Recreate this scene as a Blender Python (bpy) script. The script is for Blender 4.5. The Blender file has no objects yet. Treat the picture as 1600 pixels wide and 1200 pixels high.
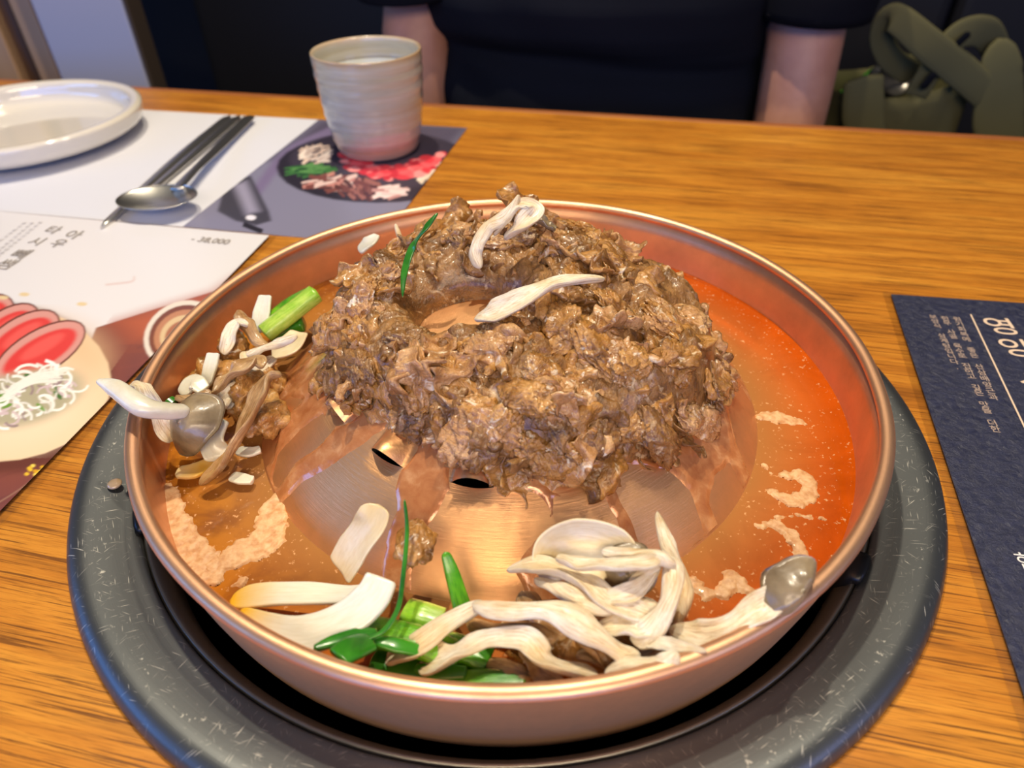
import bpy, bmesh, math, random
import numpy as np
from mathutils import Vector, Matrix, noise, Quaternion
random.seed(7); rng = np.random.default_rng(7)
S = bpy.context.scene; COL = S.collection
# ------------------------------------------------------------------ camera
F_PX, PITCH, ROLL = 1087.39, 0.68318, -0.01759
CAM = Vector((0.001445, -0.252805, 0.222081))
_F = Vector((0, math.cos(PITCH), -math.sin(PITCH))); _R = Vector((1, 0, 0)); _U = _R.cross(_F)
CR = math.cos(ROLL) * _R + math.sin(ROLL) * _U
CU = -math.sin(ROLL) * _R + math.cos(ROLL) * _U
cd = bpy.data.cameras.new('camera'); cam = bpy.data.objects.new('camera', cd); COL.objects.link(cam)
cam.matrix_world = Matrix(((CR.x, CU.x, -_F.x, CAM.x), (CR.y, CU.y, -_F.y, CAM.y), (CR.z, CU.z, -_F.z, CAM.z), (0, 0, 0, 1)))
cd.sensor_width = 36; cd.lens = 36 * F_PX / 1600; cd.clip_start = .01
cd.dof.use_dof = True; cd.dof.focus_distance = .285; cd.dof.aperture_fstop = 9.0
S.camera = cam
# ------------------------------------------------------------------ world, lights, exposure
S.view_settings.view_transform = 'Standard'; S.view_settings.look = 'None'
S.view_settings.gamma = 1; S.view_settings.use_curve_mapping = False
S.view_settings.exposure = 0.0
W = bpy.data.worlds.new('world'); S.world = W; W.use_nodes = True
bg = W.node_tree.nodes['Background']; bg.inputs[0].default_value = (.40, .42, .50, 1); bg.inputs[1].default_value = .26

def aim(o, tgt):
    o.rotation_euler = (Vector(tgt) - o.location).to_track_quat('-Z', 'Y').to_euler()
def spot(loc, tgt, power, col, size, ang=112, blend=.3):
    l = bpy.data.lights.new('ceiling_spot_light', 'SPOT'); l.energy = power; l.color = col; l.shadow_soft_size = size
    l.spot_size = math.radians(ang); l.spot_blend = blend
    o = bpy.data.objects.new('ceiling_spot_light', l); COL.objects.link(o); o.location = loc; aim(o, tgt); return o
def area(loc, tgt, power, col, sx, sy):
    l = bpy.data.lights.new('window_light', 'AREA'); l.energy = power; l.color = col; l.shape = 'RECTANGLE'; l.size = sx; l.size_y = sy
    o = bpy.data.objects.new('window_light', l); COL.objects.link(o); o.location = loc; aim(o, tgt); return o
area((-1.25, -.25, .42), (-.3, .3, 0), 4.5, (.10, .34, 1), .8, .3)
LAMP1 = (-.20, .42, 1.35); LAMP2 = (.16, .36, 1.36)
spot(LAMP1, (0, .1, 0), 54, (1, .87, .66), .020)
spot(LAMP2, (0, .1, 0), 35, (1, .87, .66), .020)
area((-.5, -2.2, .55), (-.1, .2, 0), 26, (.05, .26, 1), 2.6, .6)
area((1.5, -1.0, .8), (0, .1, 0), 5, (.40, .48, 1), .8, .5)
area((.05, -.95, .72), (0, .0, 0), 10, (1, .78, .54), .9, .35)  # warm fill added in front to brighten the pan wall and steel ring

# ------------------------------------------------------------------ helpers
def ray(px, py):
    return (CR * ((px - 800) / F_PX) + CU * (-(py - 600) / F_PX) + _F)
def at(px, py, z=0.0):
    d = ray(px, py); t = (z - CAM.z) / d.z
    return CAM + d * t
def at_y(px, py, y):
    d = ray(px, py); return CAM + d * ((y - CAM.y) / d.y)
def zdome(r):
    return .009 + .046 * (1 - (r / .1135) ** 2)
def at_dome(px, py, off=0.0):
    d = ray(px, py); t = .15
    while t < .6:
        P = CAM + d * t
        if P.z < zdome(math.hypot(P.x, P.y)) + off: return P
        t += .0004
    return P
def sm(a, b, x):
    t = np.clip((x - a) / (b - a), 0, 1); return t * t * (3 - 2 * t)
def lin(c):
    return tuple((v / 255 / 12.92) if v / 255 <= .04045 else ((v / 255 + .055) / 1.055) ** 2.4 for v in c)

class NT:
    def __init__(s, name):
        m = bpy.data.materials.new(name); m.use_nodes = True; s.m = m; s.t = m.node_tree
        s.p = s.t.nodes['Principled BSDF']; s.out = s.t.nodes['Material Output']
    def n(s, typ, **kw):
        nd = s.t.nodes.new('ShaderNode' + typ)
        for k, v in kw.items(): setattr(nd, k, v)
        return nd
    def l(s, a, b): s.t.links.new(a, b)
    def coord(s, kind='Object', scale=(1, 1, 1), rot=(0, 0, 0)):
        tc = s.n('TexCoord'); mp = s.n('Mapping'); mp.inputs['Scale'].default_value = scale; mp.inputs['Rotation'].default_value = rot
        s.l(tc.outputs[kind], mp.inputs[0]); return mp.outputs[0]
    def noise(s, vec, scale, detail=4, rough=.55, dist=0):
        n = s.n('TexNoise'); n.inputs['Scale'].default_value = scale; n.inputs['Detail'].default_value = detail
        n.inputs['Roughness'].default_value = rough; n.inputs['Distortion'].default_value = dist
        if vec is not None: s.l(vec, n.inputs['Vector'])
        return n.outputs['Fac']
    def ramp(s, fac, stops):
        r = s.n('ValToRGB'); e = r.color_ramp.elements
        while len(e) < len(stops): e.new(.5)
        for i, (p, c) in enumerate(stops):
            e[i].position = p; e[i].color = (*c, 1) if len(c) == 3 else c
        s.l(fac, r.inputs[0]); return r.outputs[0]
    def mix(s, fac, a, b, mode='MIX'):
        m = s.n('Mix', data_type='RGBA', blend_type=mode)
        for sock, v in ((m.inputs['Factor'], fac), (m.inputs['A'], a), (m.inputs['B'], b)):
            if hasattr(v, 'links'): s.l(v, sock)
            else: sock.default_value = v if isinstance(v, (int, float)) else ((*v, 1) if len(v) == 3 else v)
        return m.outputs['Result']
    def math(s, op, a, b=0.0):
        m = s.n('Math', operation=op)
        for i, v in enumerate((a, b)):
            if hasattr(v, 'links'): s.l(v, m.inputs[i])
            else: m.inputs[i].default_value = v
        return m.outputs[0]
    def bump(s, h, strength=.3, dist=.001, prev=None):
        b = s.n('Bump'); b.inputs['Strength'].default_value = strength; b.inputs['Distance'].default_value = dist
        s.l(h, b.inputs['Height'])
        if prev is not None: s.l(prev, b.inputs['Normal'])
        s.l(b.outputs[0], s.p.inputs['Normal']); return b.outputs[0]
    def set(s, **kw):
        nm = dict(color='Base Color', metal='Metallic', rough='Roughness', coat='Coat Weight', coatr='Coat Roughness', sss='Subsurface Weight',
                  ssr='Subsurface Radius', sss_scale='Subsurface Scale', spec='Specular IOR Level', aniso='Anisotropic', trans='Transmission Weight', alpha='Alpha', sheen='Sheen Weight')
        for k, v in kw.items():
            i = s.p.inputs[nm[k]]
            if hasattr(v, 'links'): s.l(v, i)
            elif isinstance(v, tuple): i.default_value = v if len(v) == len(i.default_value) else (*v, 1)
            else: i.default_value = v
        return s
def simple(name, color, rough=.5, metal=0.0, **kw):
    t = NT(name); t.set(color=color, rough=rough, metal=metal, **kw)
    c = t.coord('Object'); t.bump(t.noise(c, 180, 3), .08, .0006); return t.m

def mesh_obj(name, verts, faces, mat=None, parent=None, smooth=True):
    me = bpy.data.meshes.new(name)
    me.from_pydata([tuple(v) for v in verts] if not isinstance(verts, np.ndarray) else verts.tolist(), [], faces if not isinstance(faces, np.ndarray) else faces.tolist())
    if mat: me.materials.append(mat)
    me.polygons.foreach_set('use_smooth', [smooth] * len(me.polygons)); me.update()
    o = bpy.data.objects.new(name, me); COL.objects.link(o)
    if parent: o.parent = parent
    return o
def tag(o, label=None, cat=None, group=None, kind=None):
    if label: o['label'] = label
    if cat: o['category'] = cat
    if group: o['group'] = group
    if kind: o['kind'] = kind
    return o
def thing(name, label, cat, loc=(0, 0, 0), group=None, rz=0):
    o = bpy.data.objects.new(name, None); COL.objects.link(o); o.location = loc; o.rotation_euler.z = rz; o.empty_display_size = .02
    return tag(o, label, cat, group)
def grid_faces(nu, nv, wrap_u=False, off=0):
    f = []
    for i in range(nu if wrap_u else nu - 1):
        for j in range(nv - 1):
            a = i * nv + j; b = ((i + 1) % nu) * nv + j
            f.append((off + a, off + b, off + b + 1, off + a + 1))
    return f
def lathe(name, prof, mat, parent=None, n=96, loc=(0, 0, 0), fn=None, cap=False):
    """prof = list of (r, z); revolve round z"""
    v = []
    for i in range(n):
        a = 2 * math.pi * i / n
        for (r, z) in prof:
            if fn: r, z = fn(r, z, a)
            v.append((loc[0] + r * math.cos(a), loc[1] + r * math.sin(a), loc[2] + z))
    f = grid_faces(n, len(prof), True)
    return mesh_obj(name, v, f, mat, parent)
def smooth_prof(pts, k=6):
    P = [Vector((a, b, 0)) for a, b in pts]; return [(p.x, p.y) for p in spline(P, (len(P) - 1) * k + 1)]
def spline(P, n):
    """Catmull-Rom through P sampled at n points"""
    P = [Vector(p) for p in P]
    if len(P) == 2: return [P[0].lerp(P[1], i / (n - 1)) for i in range(n)]
    Q = [2 * P[0] - P[1]] + P + [2 * P[-1] - P[-2]]; out = []
    for i in range(n):
        s = i / (n - 1) * (len(P) - 1); k = min(int(s), len(P) - 2); t = s - k
        a, b, c, d = Q[k:k + 4]
        out.append(.5 * ((2 * b) + (c - a) * t + (2 * a - 5 * b + 4 * c - d) * t * t + (3 * b - a - 3 * c + d) * t ** 3))
    return out
def interp(vals, s):
    if isinstance(vals, (int, float)): return vals
    x = s * (len(vals) - 1); k = min(int(x), len(vals) - 2); t = x - k
    return vals[k] * (1 - t) + vals[k + 1] * t
def box(name, lo, hi, mat, parent=None, bev=0.0, rz=0, kind=None):
    bm = bmesh.new(); bmesh.ops.create_cube(bm, size=1)
    for v in bm.verts: v.co = Vector([lo[i] + (v.co[i] + .5) * (hi[i] - lo[i]) for i in range(3)])
    if bev: bmesh.ops.bevel(bm, geom=bm.edges[:], offset=bev, segments=3, affect='EDGES', profile=.5)
    me = bpy.data.meshes.new(name); bm.to_mesh(me); bm.free(); me.materials.append(mat)
    o = bpy.data.objects.new(name, me); COL.objects.link(o); o.rotation_euler.z = rz
    if parent: o.parent = parent
    if kind: o['kind'] = kind
    return o
def strip(name, P, w, t, mat, parent=None, twist=0.0, n=40, k=14, ridge=.12, cup=0.0, seed=0, ref=(0, 0, 1), wob=.0, tip=(.12, .12), ridge_f=4.0):
    """a tapered closed strip of width w and thickness t (metres, scalar or list) along the points P"""
    C = spline(P, n); ref = Vector(ref); v = []; f = []
    L = sum((C[i + 1] - C[i]).length for i in range(n - 1))
    for i, c in enumerate(C):
        s = i / (n - 1); T = (C[min(i + 1, n - 1)] - C[max(i - 1, 0)]).normalized()
        sd = T.cross(ref); sd = sd.normalized() if sd.length > 1e-4 else Vector((1, 0, 0))
        nn = sd.cross(T).normalized(); a = interp(twist, s)
        if wob: a += wob * noise.noise(Vector((s * 4, seed * 3.7, .3)))
        X = sd * math.cos(a) + nn * math.sin(a); Y = -sd * math.sin(a) + nn * math.cos(a)
        tp = 1.0
        if tip[0] and s < tip[0]: tp = min(tp, math.sqrt(max(1 - (1 - s / tip[0]) ** 2, 0)))
        if tip[1] and s > 1 - tip[1]: tp = min(tp, math.sqrt(max(1 - (1 - (1 - s) / tip[1]) ** 2, 0)))
        tp = max(tp, .05)
        ww = interp(w, s) * .5 * tp; tt = interp(t, s) * .5 * (.35 + .65 * tp) if tp < 1 else interp(t, s) * .5
        ww *= 1 + ridge * noise.noise(Vector((s * L * 90, seed * 1.3, 5)))
        for j in range(k):
            b = 2 * math.pi * j / k; cb, sb = math.cos(b), math.sin(b)
            cx = math.copysign(abs(cb) ** .75, cb); sy = math.copysign(abs(sb) ** .75, sb)
            q = 1 + ridge * 1.8 * noise.noise(Vector((cx * ridge_f, s * L * 30, seed + (3 if sb > 0 else 9))))
            y = sy * tt * q + cup * ww * (cx * cx)
            v.append(c + X * (cx * ww) + Y * y)
    for i in range(n - 1):
        for j in range(k):
            a = i * k + j; b = i * k + (j + 1) % k; f.append((a, b, b + k, a + k))
    f.append(tuple(range(k - 1, -1, -1))); f.append(tuple(range((n - 1) * k, n * k)))
    o = mesh_obj(name, v, f, mat, parent); uv = o.data.uv_layers.new(name='UVMap'); va = np.empty(len(o.data.loops), 'i'); o.data.loops.foreach_get('vertex_index', va)
    u = np.abs((va % k) / k - .5) * 2; uv.data.foreach_set('uv', np.stack([u + seed * .37, (va // k) / (n - 1) * L * 100], 1).astype('f').ravel())
    return o
def px(*pts):
    return [at(*p) for p in pts]
PHI = math.atan2(-.0767, .3327)         # direction of the table's long side
UX = Vector((math.cos(PHI), math.sin(PHI), 0)); VY = Vector((-UX.y, UX.x, 0))
def tp_(u, v, z=0): return UX * u + VY * v + Vector((0, 0, z))

# ------------------------------------------------------------------ materials
def wood_mat():
    t = NT('teak_laminate')
    c = t.coord('Object', (1.0, 16, 1))
    big = t.noise(t.coord('Object', (.6, 5, 1)), 7, 3, .5, .6)
    n1 = t.noise(c, 9, 6, .62, .5); n2 = t.noise(t.coord('Object', (1.6, 90, 1)), 10, 5, .62, .2)
    n3 = t.noise(t.coord('Object', (8, 200, 1)), 9, 3, .6, .2)
    base = t.ramp(big, [(.3, lin((160, 96, 26))), (.5, lin((196, 126, 38))), (.7, lin((216, 150, 52)))])
    m1 = t.ramp(n1, [(.34, lin((104, 58, 16))), (.46, lin((178, 110, 30))), (.62, lin((208, 142, 48)))])
    col = t.mix(.5, base, m1)
    dk = t.ramp(n2, [(.40, (1, 1, 1)), (.47, (0, 0, 0))])
    col = t.mix(t.math('MULTIPLY', dk, .75), col, lin((86, 46, 14)))
    f = t.ramp(n3, [(.34, (.62, .58, .55)), (.5, (1, 1, 1))])
    col = t.mix(.7, col, f, 'MULTIPLY')
    t.set(color=col, rough=.36, spec=.45); t.bump(n3, .25, .0005); return t.m
M = {}
M['wood'] = wood_mat()
M['wood_edge'] = simple('table_edge_band', lin((150, 88, 44)), .4)
def copper_mat(name, col, rough, brush, ring=False):
    t = NT(name); tc = t.n('TexCoord')
    # brushing runs round the pan: noise over (angle, radius, height)
    sp = t.n('SeparateXYZ'); t.l(tc.outputs['Object'], sp.inputs[0])
    ang = t.math('ARCTAN2', sp.outputs[1], sp.outputs[0])
    r = t.math('SQRT', t.math('ADD', t.math('MULTIPLY', sp.outputs[0], sp.outputs[0]), t.math('MULTIPLY', sp.outputs[1], sp.outputs[1])))
    cb = t.n('CombineXYZ'); t.l(t.math('MULTIPLY', ang, 1.2), cb.inputs[0]); t.l(t.math('MULTIPLY', r, 220), cb.inputs[1]); t.l(t.math('MULTIPLY', sp.outputs[2], 220), cb.inputs[2])
    n1 = t.noise(cb.outputs[0], 5, 4, .7); n2 = t.noise(tc.outputs['Object'], 40, 4, .6)
    n3 = t.noise(tc.outputs['Object'], 900, 2, .6)
    c = t.mix(t.ramp(n2, [(.35, (0, 0, 0)), (.7, (1, 1, 1))]), col, tuple(x * .78 for x in col))
    t.set(color=c, metal=.92, rough=t.math('ADD', t.math('MULTIPLY', n2, .18), rough - .09))
    b = t.bump(n1, brush, .0003); t.bump(n3, .12, .0002, b)
    return t.m
M['copper_outer'] = copper_mat('scuffed_copper', (.88, .53, .31), .52, .35)
M['copper'] = copper_mat('brushed_copper', (.84, .48, .28), .42, .25)
M['copper_dome'] = copper_mat('polished_copper', (.96, .52, .24), .43, .45)
def steel_mat():
    t = NT('worn_dark_steel'); tc = t.n('TexCoord')
    sp = t.n('SeparateXYZ'); t.l(tc.outputs['Object'], sp.inputs[0])
    ang = t.math('ARCTAN2', sp.outputs[1], sp.outputs[0])
    r = t.math('SQRT', t.math('ADD', t.math('MULTIPLY', sp.outputs[0], sp.outputs[0]), t.math('MULTIPLY', sp.outputs[1], sp.outputs[1])))
    cb = t.n('CombineXYZ'); t.l(ang, cb.inputs[0]); t.l(t.math('MULTIPLY', r, 300), cb.inputs[1])
    n1 = t.noise(cb.outputs[0], 6, 3, .7)
    col = t.mix(t.noise(tc.outputs['Object'], 25, 4), lin((88, 92, 94)), lin((106, 108, 108)))
    # fine scratches: distorted thin lines, gathered on the crest of the ring
    masks = []
    for k, rt in enumerate((.3, 1.1, 1.9, 2.6)):
        vm = t.n('VectorMath', operation='MULTIPLY'); t.l(t.coord('Object', (1, 1, 1), (0, 0, rt)), vm.inputs[0]); vm.inputs[1].default_value = (130, 1900, 1)
        ln = t.noise(vm.outputs[0], 1, 1, .4)
        masks.append(t.math('MULTIPLY', t.ramp(ln, [(.69, (0, 0, 0)), (.75, (1, 1, 1))]), t.ramp(t.noise(t.coord('Object', (1, 1, 1), (0, 0, rt)), 60, 2), [(.45, (0, 0, 0)), (.62, (1, 1, 1))])))
    sc = t.math('MAXIMUM', t.math('MAXIMUM', masks[0], masks[1]), t.math('MAXIMUM', masks[2], masks[3]))
    crest = t.ramp(t.math('MULTIPLY', r, 5.0), [(.876, (.0, .0, .0)), (.900, (1, 1, 1)), (.918, (.0, .0, .0))])
    sp2 = t.ramp(t.noise(tc.outputs['Object'], 420, 3, .7), [(.62, (0, 0, 0)), (.70, (1, 1, 1))])
    sc = t.math('MAXIMUM', sc, t.math('MULTIPLY', sp2, crest))
    sc = t.math('MULTIPLY', sc, .75)
    col = t.mix(sc, col, lin((215, 212, 200)))
    t.set(color=col, metal=t.math('SUBTRACT', .85, t.math('MULTIPLY', sc, .6)), rough=.40)
    t.bump(n1, .15, .0002); return t.m
M['steel'] = steel_mat()
M['black_metal'] = simple('blackened_metal', (.012, .012, .013), .35, .6)
M['brass_lip'] = simple('worn_metal_lip', (.22, .21, .19), .35, .9)
M['chrome'] = simple('stainless_cutlery', (.62, .60, .55), .30, 1.0)
def broth_mat():
    t = NT('red_brown_broth'); nt = t.t
    tc = t.n('TexCoord'); sp = t.n('SeparateXYZ'); t.l(tc.outputs['Object'], sp.inputs[0])
    r = t.math('SQRT', t.math('ADD', t.math('MULTIPLY', sp.outputs[0], sp.outputs[0]), t.math('MULTIPLY', sp.outputs[1], sp.outputs[1])))
    near = t.ramp(t.math('MULTIPLY', t.math('SUBTRACT', r, .110), 22), [(0, (1, 1, 1)), (.42, (.6, .6, .6)), (.85, (.08, .08, .08))])
    big = t.noise(tc.outputs['Object'], 24, 5, .6, .8)
    speck = t.ramp(t.noise(tc.outputs['Object'], 520, 3, .6), [(.63, (0, 0, 0)), (.70, (1, 1, 1))])
    left = t.ramp(t.math('ADD', t.math('MULTIPLY', sp.outputs[0], 3.0), .5), [(.15, (1, 1, 1)), (.62, (0, 0, 0))])
    turb = t.math('ADD', t.math('MULTIPLY', near, .95), t.math('MULTIPLY', t.ramp(big, [(.45, (0, 0, 0)), (.68, (1, 1, 1))]), .5))
    turb = t.math('ADD', turb, t.math('MULTIPLY', left, .22))
    turb = t.math('ADD', turb, t.math('MULTIPLY', speck, .5)); turb = t.math('MINIMUM', turb, .95)
    tcol = t.mix(left, (1.0, .42, .05), (.62, .28, .08))
    tr = t.n('BsdfTransparent'); t.l(tcol, tr.inputs[0])
    df = t.n('BsdfDiffuse')
    dcol = t.mix(near, t.mix(left, lin((218, 92, 4)), t.mix(t.ramp(big, [(.42, (0, 0, 0)), (.6, (1, 1, 1))]), lin((138, 72, 30)), lin((196, 122, 30)))), lin((164, 116, 66)))
    dcol = t.mix(speck, dcol, lin((220, 168, 118)))
    t.l(dcol, df.inputs[0])
    m1 = t.n('MixShader'); t.l(t.math('ADD', t.math('MULTIPLY', turb, .42), .54), m1.inputs[0]); t.l(tr.outputs[0], m1.inputs[1]); t.l(df.outputs[0], m1.inputs[2])
    gl = t.n('BsdfGlossy'); gl.inputs['Roughness'].default_value = .06
    b = t.n('Bump'); b.inputs['Strength'].default_value = .25; b.inputs['Distance'].default_value = .0006
    t.l(t.noise(tc.outputs['Object'], 90, 3, .5), b.inputs['Height']); t.l(b.outputs[0], gl.inputs['Normal'])
    fr = t.n('Fresnel'); fr.inputs[0].default_value = 1.35; t.l(b.outputs[0], fr.inputs['Normal'])
    m2 = t.n('MixShader'); t.l(fr.outputs[0], m2.inputs[0]); t.l(m1.outputs[0], m2.inputs[1]); t.l(gl.outputs[0], m2.inputs[2])
    t.l(m2.outputs[0], t.out.inputs['Surface']); return t.m
M['broth'] = broth_mat()
def film_mat():
    t = NT('meat_juice_film'); c = t.coord('Object')
    n = t.noise(c, 120, 4, .6, .4)
    col = t.ramp(n, [(.3, lin((168, 100, 56))), (.55, lin((192, 128, 80))), (.75, lin((220, 166, 116)))])
    t.set(color=col, rough=.22, coat=.8, coatr=.08, metal=.25, spec=.6); t.bump(t.noise(c, 260, 3), .4, .0006); return t.m
M['film'] = film_mat()
def foam_mat():
    t = NT('cooked_foam'); c = t.coord('Object'); n = t.noise(c, 300, 4)
    t.set(color=t.ramp(n, [(.35, lin((198, 144, 94))), (.6, lin((224, 182, 134)))]), rough=.5, coat=.3); t.bump(n, .6, .0008); return t.m
M['foam'] = foam_mat()
def beef_mat(name, dark, mid, light, fat):
    t = NT(name); oi = t.n('ObjectInfo'); tc = t.n('TexCoord')
    ad = t.n('VectorMath', operation='ADD'); t.l(tc.outputs['Object'], ad.inputs[0])
    mu = t.n('VectorMath', operation='SCALE'); cb = t.n('CombineXYZ')
    for i in range(3): t.l(oi.outputs['Random'], cb.inputs[i])
    t.l(cb.outputs[0], mu.inputs[0]); mu.inputs['Scale'].default_value = 7.0; t.l(mu.outputs[0], ad.inputs[1])
    v = ad.outputs[0]
    mp = t.n('Mapping'); mp.inputs['Scale'].default_value = (1, .28, 1); t.l(v, mp.inputs[0])
    fib = t.noise(mp.outputs[0], 420, 4, .65, 1.2); n = t.noise(v, 75, 4, .6, .5); fn = t.noise(v, 130, 3, .55, 1.5)
    col = t.ramp(n, [(.3, dark), (.48, mid), (.68, light)])
    col = t.mix(t.math('MULTIPLY', t.ramp(oi.outputs['Random'], [(.0, (0, 0, 0)), (1, (1, 1, 1))]), .35), col, mid)
    col = t.mix(t.math('MULTIPLY', t.ramp(fib, [(.40, (1, 1, 1)), (.5, (0, 0, 0))]), .45), col, dark)
    fm = t.math('MULTIPLY', t.ramp(fn, [(.60, (0, 0, 0)), (.70, (1, 1, 1))]), .8)
    col = t.mix(fm, col, fat)
    t.set(color=col, rough=t.ramp(n, [(.3, (.25, .25, .25)), (.7, (.42, .42, .42))]), spec=.55, coat=.3, coatr=.12, sss=.12, ssr=(.006, .003, .0015))
    t.p.inputs['Subsurface Scale'].default_value = .4
    b = t.bump(fib, .6, .0013); b = t.bump(t.noise(v, 330, 4, .6, 1.0), .45, .0014, b); t.bump(t.noise(v, 1100, 2), .35, .0006, b)
    return t.m
M['beef'] = beef_mat('marinated_beef', lin((98, 60, 22)), lin((174, 122, 56)), lin((206, 156, 90)), lin((240, 222, 190)))
M['beef2'] = beef_mat('marinated_beef_pale', lin((120, 78, 42)), lin((184, 134, 80)), lin((214, 172, 120)), lin((244, 230, 206)))
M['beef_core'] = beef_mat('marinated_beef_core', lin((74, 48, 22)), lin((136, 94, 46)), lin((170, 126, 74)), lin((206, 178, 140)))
def veg(name, a, b, scale=90, rough=.32, sx=(1, 1, 1), sss=.2, coat=.4, bump=.3, fib=0.0, streak=None):
    t = NT(name); c = t.coord('Object', sx); n = t.noise(c, scale, 4, .6, .4)
    if fib:
        fn = t.noise(t.coord('UV', (26, 1.6, 1)), 1, 4, .65, .3); col = t.ramp(n, [(.34, a), (.64, b)])
        col = t.mix(t.math('MULTIPLY', t.ramp(fn, [(.38, (1, 1, 1)), (.52, (0, 0, 0))]), fib), col, streak or a)
        t.set(color=col, rough=rough, coat=coat, coatr=.2, sss=sss, ssr=(.004, .003, .002)); t.p.inputs['Subsurface Scale'].default_value = .4
        b_ = t.bump(fn, bump * 2, .0012); t.bump(t.noise(c, scale * 5, 3), .3, .0005, b_); return t.m
    t.set(color=t.ramp(n, [(.34, a), (.64, b)]), rough=rough, coat=coat, coatr=.15, sss=sss, ssr=(.004, .003, .002)); t.p.inputs['Subsurface Scale'].default_value = .5
    t.bump(t.noise(c, scale * 4, 3), bump, .0006); return t.m
M['mush'] = veg('oyster_mushroom_flesh', lin((232, 208, 164)), lin((250, 240, 218)), 70, .4, coat=.15, fib=.6, streak=lin((190, 152, 98)))
M['mush_brown'] = veg('oyster_mushroom_soaked', lin((160, 116, 66)), lin((214, 178, 126)), 80, .3, fib=.6, streak=lin((128, 86, 46)))
M['mush_cap'] = veg('oyster_mushroom_cap', lin((104, 88, 64)), lin((150, 132, 102)), 60, .32, coat=.35)
M['onion'] = veg('raw_onion', lin((206, 200, 178)), lin((230, 228, 214)), 60, .25, sss=.25, coat=.5, bump=.06, fib=.35, streak=lin((214, 208, 186)))
M['onion_soaked'] = veg('onion_soaked', lin((214, 190, 142)), lin((232, 220, 190)), 40, .38, sss=.3, coat=.2, bump=.08, fib=.4, streak=lin((206, 182, 132)))
M['onion_yellow'] = veg('onion_yellowed', lin((232, 176, 40)), lin((240, 222, 176)), 28, .22, sss=.3, coat=.7, bump=.1)
def onion_two():
    t = NT('onion_yellow_tip'); uv = t.n('UVMap'); sp = t.n('SeparateXYZ'); t.l(uv.outputs[0], sp.inputs[0])
    f = t.ramp(t.math('ADD', t.math('MULTIPLY', sp.outputs[1], .25), t.math('MULTIPLY', t.noise(t.coord('Object'), 120, 2), .15)), [(.12, (1, 1, 1)), (.55, (0, 0, 0))])
    fn = t.noise(t.coord('UV', (24, 1.2, 1)), 1, 3, .6); base = t.ramp(fn, [(.3, lin((222, 217, 198))), (.7, lin((236, 233, 220)))])
    t.set(color=t.mix(f, base, lin((236, 186, 40))), rough=.24, coat=.5, coatr=.12, sss=.25, ssr=(.004, .003, .002)); t.p.inputs['Subsurface Scale'].default_value = .5
    t.bump(fn, .1, .0006); return t.m
M['onion_two'] = onion_two()
M['green'] = veg('green_onion_leaf', lin((56, 140, 14)), lin((124, 192, 34)), 60, .22, coat=.7, bump=.12, fib=.5, streak=lin((30, 100, 12)))
M['green_light'] = veg('green_onion_stalk', lin((130, 190, 30)), lin((190, 216, 96)), 60, .22, coat=.7, bump=.12, fib=.5, streak=lin((104, 168, 26)))
M['green_dark'] = veg('chive_leaf', lin((26, 92, 20)), lin((62, 142, 32)), 60, .25, coat=.6, bump=.15)
M['porcelain'] = simple('ivory_porcelain', lin((214, 206, 190)), .12, coat=.8)
M['black'] = simple('black_cloth', (.004, .0045, .007), .9, spec=.12)
M['skin'] = veg('skin', lin((172, 118, 92)), lin((190, 136, 108)), 20, .5, sss=.1, coat=0, bump=.05)
M['hair'] = simple('black_hair', (.01, .008, .007), .4)
M['navy'] = simple('dark_booth_leather', (.005, .005, .008), .6, spec=.25)
M['olive'] = simple('olive_canvas', lin((92, 88, 58)), .95, spec=.2)

# ------------------------------------------------------------------ the room
FLOOR = -.74
fl = mesh_obj('floor', [(-3, -2, FLOOR), (3, -2, FLOOR), (3, 2.2, FLOOR), (-3, 2.2, FLOOR)], [(0, 1, 2, 3)], simple('dark_floor', (.03, .025, .02), .5), smooth=False); fl['kind'] = 'structure'
wb = box('wall_back', (-3, 1.75, FLOOR), (3, 1.85, 1.9), simple('dark_wall', (.008, .009, .016), .8)); wb['kind'] = 'structure'
# grey partition panel and wooden frame on the left, standing behind the plate
pm = simple('grey_partition_paint', lin((156, 156, 170)), .7)
def upright(name, pxl, pxr, Y, th, mat, z1=.9, parent=None):
    a = at_y(pxl, 40, Y); b = at_y(pxr, 40, Y)
    return box(name, (a.x, Y, FLOOR), (b.x, Y + th, z1), mat, parent, bev=.003)
part = thing('booth_partition', 'grey painted partition beside the dark booth, left of the table', 'partition')
upright('panel', 62, 203, .80, .04, pm, parent=part)
upright('edge_trim', 203, 209, .798, .045, simple('dark_trim', lin((60, 48, 38)), .6), parent=part)
wf = thing('wooden_screen', 'brown wooden screen with upright posts at the far left', 'screen')
wm1 = veg('brown_post_wood', lin((150, 116, 84)), lin((180, 146, 112)), 8, .5, (1, 1, .1), 0, 0); wm2 = veg('dark_post_wood', lin((80, 56, 38)), lin((100, 72, 50)), 8, .5, (1, 1, .1), 0, 0)
upright('post', 28, 62, .84, .05, wm1, parent=wf)
upright('dark_post', -4, 28, .86, .05, wm2, parent=wf)
upright('post', -60, -4, .84, .05, wm1, parent=wf); upright('post', -160, -60, .86, .04, wm1, parent=wf)
# ------------------------------------------------------------------ bench
bench = thing('booth_bench', 'dark padded booth bench behind the seated person', 'bench', rz=PHI)
vb = .98
for i in range(5):
    u0 = -.80 + i * .62
    box('backrest_panel', (u0 + .002, vb, -.40), (u0 + .618, vb + .10, .36), M['navy'], bench, bev=.018)
box('seat', (-.80, vb - .46, -.40), (2.3, vb + .0, -.335), M['navy'], bench, bev=.02)
box('base', (-.78, vb - .42, FLOOR), (2.28, vb, -.40), M['black'], bench, bev=.004)

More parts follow.
